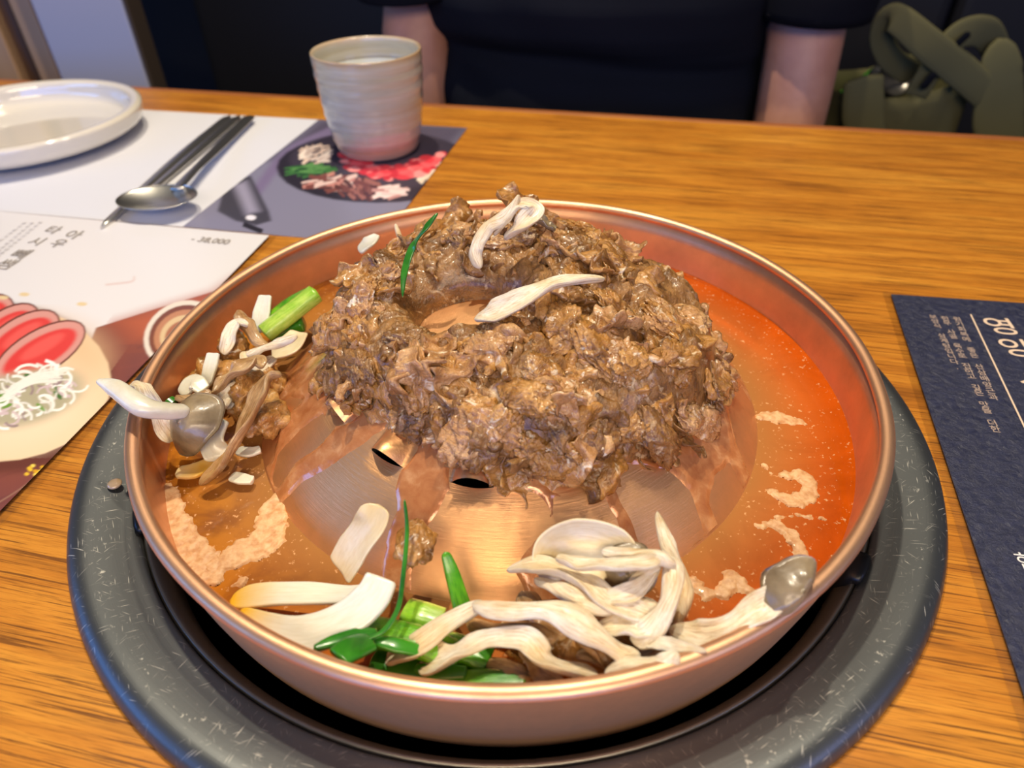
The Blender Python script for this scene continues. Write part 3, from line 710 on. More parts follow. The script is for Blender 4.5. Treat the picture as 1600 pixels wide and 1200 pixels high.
onion([(405, 520, .022), (410, 490, .027), (416, 462, .032)], [.008, .009, .007], .004, 'white onion piece standing near the left rear wall', seed=5)
onion([(342, 720, .014), (335, 690, .020), (350, 655, .026)], [.010, .011, .007], .004, 'white onion piece right of the grey mushroom cap', seed=6)
onion([(275, 740, .012), (305, 738, .012), (335, 722, .012)], [.006, .009, .006], .004, 'yellowish onion piece floating below the grey mushroom cap', 'onion_yellow', seed=7)
onion([(322, 605, .022), (330, 575, .028), (335, 552, .032)], [.006, .007, .006], .004, 'slim white onion stick among the left mushrooms', seed=8)
onion([(285, 620, .026), (302, 600, .029), (320, 612, .027)], [.006, .010, .006], .004, 'white onion corner beside the left rim', seed=9)
onion([(360, 745, .012), (378, 750, .012), (396, 752, .012)], [.005, .006, .004], .003, 'small onion sliver floating in the milky broth', 'onion', seed=10)
onion([(370, 705, .014), (390, 708, .014), (408, 703, .014)], [.005, .006, .004], .003, 'small onion sliver beside the left foot of the dome', 'onion', seed=11)
onion([(355, 640, .022), (362, 615, .026), (358, 595, .029)], [.006, .006, .004], .003, 'narrow onion sliver behind the twisted mushroom strip', 'onion', seed=12)
onion([(562, 395, .045), (578, 380, .049), (590, 368, .051)], [.008, .010, .004], .003, 'pinkish onion tip showing behind the meat at the rear', 'onion', seed=13)
onion([(425, 555, .018), (450, 545, .020), (470, 520, .022)], [.012, .016, .010], .003, 'soaked onion petal between left mushrooms and meat', 'onion_soaked', seed=14)

# -- left cluster of mushrooms
mush([(312, 758, .014), (345, 730, .019), (378, 680, .026), (402, 630, .033), (420, 592, .038), (440, 585, .039)], [.004, .008, .0085, .009, .006, .004], .0045, 'long twisted tan mushroom strip on the left', 'mush_brown', seed=31, twist=[0, .9, .2, .8])
mush([(385, 555, .030), (420, 540, .033), (465, 525, .037)], [.005, .006, .004], .004, 'tan mushroom strip pointing from the left cluster to the meat', seed=32)
mush([(352, 555, .028), (360, 525, .034), (372, 505, .037), (388, 510, .036)], [.006, .007, .006, .003], .003, 'curled cream mushroom shred on top of the left cluster', seed=33)
mush([(372, 485, .038), (385, 505, .036), (400, 530, .033), (420, 540, .030)], [.005, .0065, .006, .004], .0035, 'dark tipped mushroom strip against the rear left wall', 'mush_brown', seed=34)
mush([(330, 620, .026), (350, 600, .031), (375, 580, .034), (400, 565, .034), (410, 575, .033)], [.005, .008, .009, .008, .004], .004, 'crumpled tan mushroom piece in the left cluster', 'mush_brown', seed=35)
mush([(275, 620, .030), (300, 622, .031), (330, 612, .031)], [.004, .005, .004], .003, 'orange brown mushroom shred behind the grey cap', 'mush_brown', seed=36)
mush([(205, 600, .043), (225, 612, .041), (248, 650, .034), (268, 690, .022)], [.004, .007, .006, .006], .004, 'mushroom foot leaning on the inner left wall', seed=37)
mush([(345, 640, .024), (352, 610, .029), (375, 600, .030)], [.006, .008, .005], .004, 'pale mushroom fold left of the twisted strip', seed=38)
mush([(385, 550, .026), (400, 580, .025), (430, 560, .025)], [.006, .006, .005], .004, 'pale bent mushroom piece near the left dome foot', seed=39)
def chunk(pxy, sz, label, seed):
    c = at(*pxy); bm = bmesh.new(); bmesh.ops.create_icosphere(bm, subdivisions=4, radius=1)
    for v in bm.verts:
        d = 1 + .45 * noise.noise(v.co * 1.6 + Vector((seed, 0, 0))) + .22 * noise.noise(v.co * 4.5 + Vector((seed, 5, 0)))
        v.co = Vector((v.co.x * sz[0], v.co.y * sz[1], v.co.z * sz[2])) * d + c
    me = bpy.data.meshes.new('beef_chunk'); bm.to_mesh(me); bm.free(); me.materials.append(M['beef']); me.polygons.foreach_set('use_smooth', [True] * len(me.polygons))
    o = bpy.data.objects.new('beef_chunk', me); COL.objects.link(o); tag(o, label, 'beef')
chunk((385, 618, .022), (.009, .011, .009), 'brown beef chunk behind the twisted mushroom strip', 1)
chunk((415, 650, .020), (.010, .012, .008), 'wet beef chunk at the left foot of the dome', 2)
chunk((365, 548, .024), (.008, .008, .008), 'small brown chunk under the curled left mushrooms', 3)
chunk((345, 590, .018), (.014, .014, .008), 'submerged brown chunk at the bottom of the left cluster', 5)
chunk((400, 595, .018), (.013, .013, .008), 'soaked beef chunk sunk behind the left cluster', 6)
chunk((930, 1000, .014), (.026, .012, .010), 'dark meat piece buried under the front mushroom heap', 7)
chunk((648, 850, .0335), (.006, .009, .0035), 'soft brown gristle stuck on the dome behind the chive', 4)

# -- mushrooms on the meat
mush([(772, 368, .083), (795, 340, .090), (812, 322, .094), (835, 328, .093), (815, 355, .088), (788, 374, .083)], [.004, .006, .006, .0065, .008, .006], .004, 'looped white mushroom strip on top of the meat', seed=41)
mush([(750, 420, .074), (742, 390, .080), (760, 355, .087), (790, 335, .092), (812, 305, .098)], [.003, .007, .006, .006, .0012], .0035, 'pointed mushroom strip standing behind the loop on the meat', seed=42, tip=(.1, .02))
mush([(742, 500, .070), (775, 490, .074), (825, 465, .080), (880, 442, .083), (945, 436, .082)], [.0045, .0085, .0085, .006, .004], .004, 'long straight mushroom strip lying across the meat', seed=43)
mush([(618, 350, .070), (622, 362, .068), (628, 378, .064)], [.0015, .003, .003], .002, 'tiny mushroom tip behind the meat near the chive', seed=44)
mush([(830, 335, .088), (850, 350, .086), (868, 360, .084)], [.004, .007, .004], .003, 'grey brown cap edge right of the looped strip', 'mush_cap', seed=45)

# -- green onions and chives
def tube(P, w, label, mat='green', t=None, name='green_onion_piece', tw=0.0, cat='green onion', n=40, tip=(.02, .02), ridge=.06):
    o = strip(name, px(*P), w, t or (w * .8 if isinstance(w, float) else [x * .6 for x in w]), M[mat], n=n, k=18, ridge=ridge, tip=tip, twist=tw); return tag(o, label, cat)
tube([(412, 522, .022), (440, 500, .026), (496, 456, .034)], .0105, 'bright green onion stalk beside the meat at left rear', 'green_light')
tube([(412, 512, .020), (450, 480, .027), (485, 460, .031)], .009, 'green onion leaf behind the bright stalk', 'green')
tube([(420, 525, .016), (450, 512, .018), (475, 505, .020)], .009, 'dark green onion leaf under the bright stalk', 'green_dark')
tube([(695, 862, .034), (708, 900, .028), (724, 955, .022)], [.003, .0052, .0062], 'upright green onion leaf leaning on the dome', 'green', tip=(.1, .02))
tube([(635, 955, .018), (660, 962, .019), (692, 972, .018)], .0095, 'short green onion stalk against the dome foot', 'green_light', t=.006)
tube([(560, 985, .019), (610, 992, .021), (660, 1005, .022), (720, 1030, .020)], .0105, 'broad green onion stalk under the beige mushroom strip', 'green', t=.006)
tube([(690, 1008, .019), (730, 1018, .020), (765, 1035, .019)], .0095, 'green onion leaf between the two front mushroom strips', 'green', t=.006)
tube([(580, 1030, .014), (640, 1045, .015), (700, 1052, .016), (760, 1060, .016)], .0085, 'dark green onion leaf sunk along the front wall', 'green_dark', t=.004)
tube([(690, 1068, .018), (750, 1064, .021), (825, 1068, .023)], [.006, .0075, .007], 'bright green onion leaf along the front rim', 'green', t=.004)
tube([(650, 1045, .018), (690, 1050, .021), (730, 1052, .022)], [.003, .006, .004], 'small dark green leaf below the curling mushroom', 'green_dark', t=.003)
tube([(800, 1050, .018), (770, 1045, .019), (785, 1062, .019)], [.005, .007, .005], 'green onion bit beside the brown curled foot', 'green', t=.004)
tube([(528, 1028, .034), (552, 1012, .032), (580, 1002, .029)], [.008, .009, .007], 'cut green leaf end bent over the front rim', 'green_dark', t=.0025)
tube([(490, 1014, .033), (520, 1002, .032), (560, 992, .030), (590, 992, .028)], [.002, .004, .005, .004], 'narrow dark green leaf beside the bent leaf end', 'green_dark', t=.002)
tube([(580, 1000, .028), (620, 1008, .027), (660, 1018, .024)], [.003, .005, .004], 'dark green leaf crossing under the thin chive', 'green_dark', t=.002)
tube([(325, 628, .032), (332, 633, .031)], .006, 'small dark green cut ring beside the grey cap', 'green_dark', t=.004)
tube([(264, 626, .029), (272, 632, .028)], .005, 'dark green bit behind the white mushroom stem', 'green_dark', t=.004)
for P, lab, w in (([(684, 333, .096), (666, 355, .092), (645, 385, .084), (632, 425, .076), (629, 465, .070)], 'curved dark green chive standing in the meat', [.0008, .0035, .004, .003, .001]),
                  ([(632, 780, .050), (636, 830, .044), (630, 900, .037), (622, 950, .033), (600, 985, .031), (572, 1000, .030)], 'thin dark chive bending down the front of the dome', [.001, .0014, .0016, .0016, .0016, .001])):
    tube(P, w, lab, 'green_dark', t=.0012, name='chive', cat='chive', n=60, tip=(.05, .1))

# ------------------------------------------------------------------ droplet on the ring
bm = bmesh.new(); bmesh.ops.create_uvsphere(bm, u_segments=24, v_segments=12, radius=1)
c = at(179, 756, .0062)
for v in bm.verts: v.co = Vector((v.co.x * .0030, v.co.y * .0030, v.co.z * .0014)) + c
me = bpy.data.meshes.new('broth_drop'); bm.to_mesh(me); bm.free(); me.materials.append(simple('drop_liquid', lin((176, 150, 116)), .06, coat=1.0)); me.polygons.foreach_set('use_smooth', [True] * len(me.polygons))
o = bpy.data.objects.new('broth_drop', me); COL.objects.link(o); tag(o, 'single round drop of broth on the left of the steel ring', 'drop')

# ------------------------------------------------------------------ printed mats
def isect(p, d, q, e):
    t = ((q.x - p.x) * e.y - (q.y - p.y) * e.x) / (d.x * e.y - d.y * e.x); return p + d * t
def vcol_mat(name, rough=.35, coat=.25, bump=0.0, spec=.4):
    t = NT(name); a = t.n('VertexColor', layer_name='print'); t.set(color=a.outputs[0], rough=rough, coat=coat, coatr=.25, spec=spec)
    if bump:
        n1 = t.noise(t.coord('Object', (1, 1, 1)), 300, 5, .65, .4); t.bump(n1, bump, .0016)
    return t.m
class Canvas:
    def __init__(s, org, ux, uy, w, h, step, z):
        s.nx = int(w / step) + 1; s.ny = int(h / step) + 1; X, Y = np.meshgrid(np.linspace(0, w, s.nx), np.linspace(0, h, s.ny), indexing='ij')
        s.P = np.stack([org.x + ux.x * X.ravel() + uy.x * Y.ravel(), org.y + ux.y * X.ravel() + uy.y * Y.ravel()], 1)
        s.c = np.ones((len(s.P), 3)); s.z = z
    def w(s, pts): return np.array([at(*p, s.z)[:2] for p in pts])
    def fill(s, col): s.c[:] = lin(col)
    def poly(s, pts, col, soft=.0006, world=False, alpha=1.0, tex=0.0, seed=0):
        q = np.array(pts) if world else s.w(pts); bb = (s.P[:, 0] > q[:, 0].min() - .005) & (s.P[:, 0] < q[:, 0].max() + .005) & (s.P[:, 1] > q[:, 1].min() - .005) & (s.P[:, 1] < q[:, 1].max() + .005)
        if not bb.any(): return
        I = np.where(bb)[0]; sd = poly_sd(s.P[I], q); m = (1 - sm(-soft, soft, sd)) * alpha; cc = np.array(lin(col))[None, :]
        if tex: cc = cc * (1 + tex * rng.normal(size=(len(I), 1)))
        s.c[I] = s.c[I] * (1 - m[:, None]) + cc * m[:, None]
    def ell(s, cx, cy, rx, ry, col, rot=0, **kw):
        s.poly([(cx + rx * math.cos(a) * math.cos(rot) - ry * math.sin(a) * math.sin(rot), cy + rx * math.cos(a) * math.sin(rot) + ry * math.sin(a) * math.cos(rot)) for a in np.linspace(0, 2 * math.pi, 28, endpoint=False)], col, **kw)
    def line(s, pts, wpx, col, **kw):
        P = spline([Vector((a, b, 0)) for a, b in pts], max(8, len(pts) * 4)); L = []; R = []
        for i, p in enumerate(P):
            d = (P[min(i + 1, len(P) - 1)] - P[max(i - 1, 0)]).normalized(); n = Vector((-d.y, d.x, 0)) * wpx / 2
            L.append((p.x + n.x, p.y + n.y)); R.append((p.x - n.x, p.y - n.y))
        s.poly(L + R[::-1], col, **kw)
    def build(s, name, mat, parent):
        v = np.concatenate([s.P, np.full((len(s.P), 1), s.z)], 1)
        o = mesh_obj(name, v, grid_faces(s.nx, s.ny), mat, parent)
        a = o.data.color_attributes.new('print', 'FLOAT_COLOR', 'POINT'); a.data.foreach_set('color', np.concatenate([np.clip(s.c, 0, 1), np.ones((len(s.c), 1))], 1).ravel()); return o
def clear_mat():
    t = NT('clear_laminate'); tr = t.n('BsdfTransparent'); tr.inputs[0].default_value = (.96, .96, .96, 1); gl = t.n('BsdfGlossy'); gl.inputs['Roughness'].default_value = .18
    mx = t.n('MixShader'); mx.inputs[0].default_value = .045; t.l(tr.outputs[0], mx.inputs[1]); t.l(gl.outputs[0], mx.inputs[2]); t.l(mx.outputs[0], t.out.inputs['Surface']); return t.m
M['clear'] = clear_mat()
TEXTS = []
def text(body, loc, size, mat, parent, rz, sx=1.0, spacing=1.0, align='CENTER', name='printed_text', z=.0012, bold=0.0):
    cu = bpy.data.curves.new(name, 'FONT'); cu.body = body; cu.size = size; cu.align_x = align; cu.align_y = 'TOP'; cu.space_line = spacing; cu.extrude = .00004; cu.offset = bold
    cu.materials.append(mat); o = bpy.data.objects.new(name, cu); COL.objects.link(o); o.location = (loc[0], loc[1], z); o.rotation_euler = (0, 0, rz); o.scale = (sx, 1, 1); o.parent = parent; TEXTS.append(o); return o
def sheet(name, c0, ux, w, uy, h, z, mat, parent, th=.0003):
    v = [c0, c0 + ux * w, c0 + ux * w + uy * h, c0 + uy * h]; V = [Vector((p.x, p.y, z)) for p in v] + [Vector((p.x, p.y, z - th)) for p in v]
    return mesh_obj(name, V, [(0, 1, 2, 3), (7, 6, 5, 4), (0, 4, 5, 1), (1, 5, 6, 2), (2, 6, 7, 3), (3, 7, 4, 0)], mat, parent, smooth=False)
# mat A: far paper mat, white with a dark photo on its right
zA = .0008
A0 = at(730, 200, zA); Ad = (at(633, 327, zA) - A0).normalized(); Al = (at(498, 187, zA) - A0).normalized()
Ab = isect(A0, Ad, at(300, 355, zA), at(483, 368, zA) - at(300, 355, zA)); hA = (Ab - A0).length + .004
matA = thing('paper_placemat', 'white paper placemat under the plate and cup, dark food photo at its right', 'placemat')
dA = isect(A0, Al, at(498, 187, zA), at(300, 355, zA) - at(498, 187, zA)); wA = (dA - A0).length
sheet('paper', A0 + Al * .0005, Al, .56, Ad, hA, zA - .0001, simple('white_paper', lin((208, 208, 214)), .6), matA)
cv = Canvas(A0, Al, Ad, wA, hA, .0008, zA + .0001); cv.fill((128, 126, 148))
cv.poly([(498, 187), (735, 198), (690, 250), (420, 250)], (86, 80, 100), soft=.012)
cv.line([(400, 300), (450, 240), (520, 205)], 16, (120, 108, 140), soft=.004)
cv.poly([(380, 250), (420, 215), (440, 222), (400, 262)], (100, 92, 120), soft=.006)
cv.ell(590, 262, 158, 55, (44, 40, 52), soft=.002)
cv.ell(592, 250, 140, 46, (60, 54, 68), soft=.004)
cv.poly([(352, 285), (392, 275), (420, 330), (424, 345), (400, 352), (368, 345), (340, 330)], (66, 64, 76), soft=.002)
cv.poly([(365, 290), (385, 283), (405, 330), (385, 335)], (150, 146, 168), soft=.005); cv.ell(392, 340, 8, 4, (230, 226, 235), soft=.001)
cv.line([(380, 350), (410, 362)], 8, (40, 38, 48))
def scribble(c, cx, cy, rx, ry, cols, n, w, ang, sp=.35, ln=14):
    r = random.Random(int(cx * 7 + cy))
    for _ in range(n):
        a = r.uniform(0, 6.28); q = r.uniform(0, 1) ** .5; x = cx + rx * q * math.cos(a); y = cy + ry * q * math.sin(a); t = ang + r.gauss(0, sp); l = ln * r.uniform(.5, 1.2)
        c.line([(x - l * math.cos(t), y - l * .6 * math.sin(t)), (x + r.gauss(0, 2), y + r.gauss(0, 1)), (x + l * math.cos(t), y + l * .6 * math.sin(t))], w * r.uniform(.6, 1.3), r.choice(cols), soft=.0006)
scribble(cv, 492, 242, 24, 17, [(226, 200, 180), (206, 178, 160), (240, 222, 205)], 40, 3, -.9)
scribble(cv, 486, 266, 32, 8, [(60, 110, 60), (90, 140, 80), (40, 80, 50)], 30, 4, -.25, .2, 18)
scribble(cv, 520, 285, 38, 12, [(190, 130, 120), (220, 190, 180), (120, 70, 66)], 40, 5, -.3)
scribble(cv, 568, 296, 40, 13, [(110, 62, 58), (80, 44, 44), (150, 96, 86)], 40, 6, 1.0)
scribble(cv, 608, 300, 26, 9, [(226, 196, 190), (240, 214, 206), (190, 140, 134)], 30, 5, -.3, .2)
scribble(cv, 672, 265, 26, 16, [(226, 206, 180), (214, 190, 170), (238, 222, 200)], 40, 5, -.7)
for k in range(120):
    a = random.uniform(.0, math.pi); q = random.uniform(.55, 1.05); x = 612 + 76 * q * math.cos(a); y = 240 + 38 * q * math.sin(a)
    cv.ell(x, y, random.uniform(5, 12), random.uniform(2.5, 5), random.choice([(226, 62, 72), (240, 96, 100), (200, 44, 60), (248, 150, 146)]), soft=.0012)
cv.build('printed_photo', vcol_mat('photo_print_far', .35), matA)
# mat B: near left menu
zB = .0018
B0 = at(430, 368, zB); Bl = (at(0, 330, zB) - B0).normalized(); Bd = (at(0, 815, zB) - B0).normalized()
matB = thing('menu_placemat', 'laminated menu mat at the left with a printed plate of sliced beef', 'placemat')
sheet('laminate', B0 - Bl * .001, Bl, .44, Bd, .34, zB, M['clear'], matB, .0007)
cv = Canvas(B0 + Bl * .0040 + Bd * .0008, Bl, Bd, .235, .31, .00062, zB + .0002); cv.fill((224, 221, 220))
cv.poly([(150, 512), (182, 502), (245, 482), (335, 455), (500, 380), (300, 900), (-300, 900), (-300, 700), (-10, 720), (80, 690)], (132, 72, 58), soft=.0008)
cv.poly([(182, 502), (245, 482), (335, 455), (420, 400), (330, 520), (210, 530)], (176, 90, 58), soft=.012)
for k in range(60):
    y = random.uniform(530, 820); x = random.uniform(-40, 260) if y > 700 else random.uniform(170, 260)
    cv.line([(x, y), (x + 40, y - 12 + random.gauss(0, 4)), (x + 90, y - 30)], random.uniform(1.5, 4), random.choice([(112, 58, 52), (96, 50, 50), (140, 74, 60)]), soft=.0012, alpha=.5)
cv.poly([(-300, 740), (20, 770), (120, 700), (210, 560), (240, 600), (100, 860), (-300, 900)], (98, 60, 66), soft=.02, alpha=.6)
cv.ell(-8, 606, 186, 134, (92, 50, 40), soft=.004, alpha=.8)
cv.ell(-12, 598, 186, 124, (232, 204, 164), soft=.0008, rot=-.02)
cv.ell(0, 560, 165, 76, (222, 184, 140), soft=.014, alpha=.75)
cv.ell(-10, 625, 150, 80, (240, 218, 186), soft=.016, alpha=.7)
for i, (cx, cy, rx, ry, rt) in enumerate([(-32, 508, 34, 62, .9), (4, 520, 30, 64, .95), (30, 532, 32, 70, 1.0), (62, 550, 32, 78, 1.05)]):
    cv.ell(cx, cy, rx + 3, ry + 3, (110, 62, 52), rot=rt, soft=.0006); cv.ell(cx, cy, rx, ry, (212, 150, 138), rot=rt, soft=.0006)
    cv.ell(cx, cy + 1, rx * .72, ry * .84, (216, 66, 62), rot=rt, soft=.0018); cv.ell(cx + 4, cy - 8, rx * .3, ry * .5, (232, 92, 84), rot=rt, soft=.0025)
cv.ell(36, 622, 96, 42, (176, 168, 138), soft=.006, rot=-.25)
for k in range(90):
    a = random.uniform(0, 6.28); q = random.uniform(0, 1) ** .5; x = 34 + 92 * q * math.cos(a); y = 618 + 40 * q * math.sin(a) - .25 * (x - 36); t = random.uniform(0, 6.28); R = random.uniform(9, 26)
    cv.line([(x + R * math.cos(t + s), y + R * .7 * math.sin(t + s)) for s in (0, .6, 1.2, 1.8)], random.uniform(2.5, 5), random.choice([(240, 238, 226), (226, 222, 210), (208, 186, 186), (248, 246, 238), (150, 128, 128), (240, 238, 226)]), soft=.0005)
    if k % 7 == 0: cv.ell(x, y, 9, 3, random.choice([(110, 150, 60), (70, 110, 50)]), rot=random.uniform(-1, 1))
for k in range(16):
    cv.line([(90 + random.gauss(0, 10), 575 + k * 1.5), (50, 585 + k), (10 + random.gauss(0, 8), 610 + k)], 2.5, (236, 234, 220), soft=.0005, alpha=.8)
for rx, ry, c in ((62, 50, (226, 214, 198)), (54, 43, (120, 66, 46)), (46, 36, (186, 128, 92)), (36, 28, (214, 186, 140)), (28, 20, (170, 108, 74))): cv.ell(284, 522, rx, ry, c, rot=-.5, soft=.0008)
for k in range(26): cv.ell(62 + random.gauss(0, 15), 737 + random.gauss(0, 5) - .5 * random.gauss(0, 6), 3.5, 2.5, random.choice([(236, 190, 50), (214, 160, 30), (246, 214, 90)]), soft=.0005)
cv.line([(-10, 790), (30, 765), (60, 742)], 2, (150, 110, 90))
for x, y in ((5, 465), (38, 460), (128, 475)): cv.ell(x, y, 8, 3, (222, 198, 150), soft=.001)
cv.line([(165, 445), (205, 440), (210, 432)], 3, (216, 196, 190), soft=.001)
cv.build('printed_photo', vcol_mat('photo_print_near', .28, .6), matB)
ink = simple('grey_brown_ink', lin((140, 130, 118)), .6)
for s, p, sz in (('아', (118, 368), .0135), ('타', (85, 361), .0125), ('우', (94, 382), .0125), ('시', (60, 379), .0125), ('빼', (36, 398), .014), ('쌤', (14, 414), .014)):
    q = at(*p, zB); text(s, (q.x, q.y), sz, ink, matB, PHI, z=zB + .0006).location.y += .006
q = at(335, 372, zB); text('- 38,000', (q.x, q.y), .0095, ink, matB, PHI, z=zB + .0006, name='printed_price', sx=.9)
ink2 = simple('pale_grey_ink', lin((176, 170, 166)), .6)
for k, (a, b) in enumerate((((40, 349), (-30, 400)), ((52, 349), (-12, 402)), ((65, 348), (0, 400)))):
    for i in range(11):
        f = i / 10; q = at(a[0] + (b[0] - a[0]) * f, a[1] + (b[1] - a[1]) * f, zB); text('한우살코기의맛과향을담아'[i], (q.x, q.y), .0036, ink2, matB, PHI, z=zB + .0006, name='printed_small_text')
# mat C: navy laminated menu
zC = .0016
C0 = at(1392, 460, zC); Cr = (at(1600, 474, zC) - C0).normalized(); Cd = Vector((-.2085, -.978, 0)); Cd = (at(1597, 1078, zC) - C0).normalized()
matC = thing('navy_placemat', 'navy blue laminated menu mat with cream lettering at the right', 'placemat')
sheet('laminate', C0 - Cr * .004 + Cd * -.003, Cr, .44, Cd, .31, zC, M['clear'], matC, .0009)
def navy():
    t = NT('navy_print'); c = t.coord('Object'); n = t.noise(c, 260, 6, .7, .6); n2 = t.noise(c, 900, 3, .6)
    t.set(color=t.ramp(n, [(.35, lin((30, 34, 58))), (.7, lin((46, 50, 76)))]), rough=.38, spec=.5, coat=.25, coatr=.3); b = t.bump(n, .55, .0022); t.bump(n2, .3, .0006, b); return t.m
sheet('printed_sheet', C0, Cr, .42, Cd, .30, zC + .0002, navy(), matC, .0004)
cream = simple('cream_ink', lin((222, 196, 168)), .5); cream2 = simple('dim_cream_ink', lin((186, 164, 146)), .5)
rzC = math.atan2(Cr.y, Cr.x)
def vtext(s, pa, pb, mat, k=1.0, name='printed_text', bold=0.0):
    a = at(*pa, zC); b = at(*pb, zC); n = len(s)
    for i, ch in enumerate(s):
        if ch == ' ': continue
        q = a.lerp(b, i / (n - 1)); o = text(ch, (q.x, q.y), (b - a).length / (n - 1) * k, mat, matC, rzC, z=zC + .0004, name=name, bold=bold)
        d = (b - a).length / (n - 1) * k; o.location.x -= Cd.x * d * .5; o.location.y -= Cd.y * d * .5
for ch, p in (('영', (1563, 513)), ('양', (1588, 547)), ('삼', (1621, 603)), ('계', (1650, 650)), ('탕', (1682, 700))):
    q = at(*p, zC); o = text(ch, (q.x - Cd.x * .0095, q.y - Cd.y * .0095), .0178, cream, matC, rzC, z=zC + .0004, name='title_letter', bold=.0001, sx=1.08)
vtext('원기회복에 좋은 산삼배양근과', (1495, 500), (1551, 622), cream2, .98)
vtext('한우 사골 육수로 진하고 깊은 맛을 더한', (1476, 499), (1554, 672), cream2, 1.1)
vtext('보양식 삼계탕입니다.', (1457, 496), (1494, 575), cream2, .98)
vtext('한우탕', (1603, 880), (1640, 960), simple('white_ink', lin((230, 226, 220)), .5), .8)
a = at(1515, 492, zC); b = at(1515 + 170, 492 + 340, zC)
mesh_obj('printed_rule', [(a.x, a.y, zC + .0004), (a.x + .0009, a.y, zC + .0004), (a.x + .0009 + Cd.x * .24, a.y + Cd.y * .24, zC + .0004), (a.x + Cd.x * .24, a.y + Cd.y * .24, zC + .0004)], [(0, 1, 2, 3)], cream, matC, smooth=False)

dg = bpy.context.evaluated_depsgraph_get(); GR = {}
for o in TEXTS: GR.setdefault((o.name.split('.')[0], o.parent.name, o.data.materials[0].name, round(o.data.size, 4)), []).append(o)
for key, L in GR.items():
    bm = bmesh.new()
    for o in L:
        m_ = bpy.data.meshes.new_from_object(o.evaluated_get(dg)); m_.transform(Matrix.LocRotScale(o.location, o.rotation_euler, o.scale)); bm.from_mesh(m_)
    me = bpy.data.meshes.new(key[0]); bm.to_mesh(me); bm.free(); me.materials.append(L[0].data.materials[0]); par = L[0].parent
    for o in L: bpy.data.objects.remove(o)
    o = bpy.data.objects.new(key[0], me); COL.objects.link(o); o.parent = par
# ------------------------------------------------------------------ plate
def circ3(a, b, c):
    ax, ay, bx, by, cx, cy = a.x, a.y, b.x, b.y, c.x, c.y; d = 2 * (ax * (by - cy) + bx * (cy - ay) + cx * (ay - by))
    ux = ((ax * ax + ay * ay) * (by - cy) + (bx * bx + by * by) * (cy - ay) + (cx * cx + cy * cy) * (ay - by)) / d
    uy = ((ax * ax + ay * ay) * (cx - bx) + (bx * bx + by * by) * (ax - cx) + (cx * cx + cy * cy) * (bx - ax)) / d
    return ux, uy, math.hypot(ax - ux, ay - uy)
pcx, pcy, pr = circ3(at(110, 123, .026), at(219, 158, .026), at(0, 236, .026)); print('PLATE', pcx, pcy, pr)
pl = thing('ivory_plate', 'shallow ivory porcelain plate with raised rim on the white placemat', 'plate', (pcx, pcy, .001))
k = pr
lathe('plate_body', smooth_prof([(.0, .0075), (k * .6, .0075), (k * .80, .0085), (k * .865, .013), (k * .885, .021), (k * .905, .0245), (k * .955, .0255), (k * .99, .0245), (k * 1.0, .0215), (k * .985, .014), (k * .93, .0085), (k * .80, .004), (k * .66, .002), (k * .65, 0), (k * .61, 0), (k * .60, .002), (0, .002)], 5), M['porcelain'], pl, 128)

# ------------------------------------------------------------------ cup
def cup_mat():
    t = NT('stoneware_glaze'); tc = t.n('TexCoord'); sp = t.n('SeparateXYZ'); t.l(tc.outputs['Object'], sp.inputs[0])
    z = t.math('ADD', t.math('MULTIPLY', sp.outputs[2], 11.5), t.math('MULTIPLY', t.math('SUBTRACT', t.noise(t.coord('Object'), 30, 3), .5), .16))
    col = t.ramp(z, [(.02, lin((170, 112, 84))), (.13, lin((184, 128, 104))), (.26, lin((168, 156, 138))), (.55, lin((172, 166, 148))), (.86, lin((186, 174, 140))), (.93, lin((196, 150, 84)))])
    st = t.noise(t.coord('Object', (.8, .8, 14)), 12, 4, .6)
    col = t.mix(.35, col, t.ramp(st, [(.3, lin((150, 138, 112))), (.7, lin((206, 206, 204)))]))
    t.set(color=col, rough=.22, coat=.6, coatr=.1); t.bump(st, .4, .001); return t.m
cx0, cy0 = -.1105, .3475
cup = thing('stoneware_cup', 'round stoneware teacup with pinkish foot and ochre rim on the food photo', 'cup', (cx0, cy0, .0012))
def rings(r, z, a): return r + (.00035 * math.sin(z * 620 + .6 * math.sin(a)) if .008 < z < .072 else 0), z
CH = .0795
lathe('cup_body', smooth_prof([(.0, .001), (.028, .001), (.0305, 0), (.0335, .001), (.0355, .006), (.0385, .018), (.0412, .036), (.0430, .055), (.0438, .068), (.0440, CH - .002), (.0434, CH), (.0420, CH - .0008), (.0412, CH - .004), (.0405, .060), (.038, .035), (.034, .012), (.028, .006), (0, .005)], 6), cup_mat(), cup, 96, fn=rings)
wt = lathe('tea_water', [(.0397, 0), (.035, .0), (.0, 0)], simple('pale_water', lin((190, 196, 196)), .04, coat=1.0), None, 64)
wt.location = (cx0, cy0, .0012 + .063); tag(wt, 'still water filling the stoneware cup', 'water')

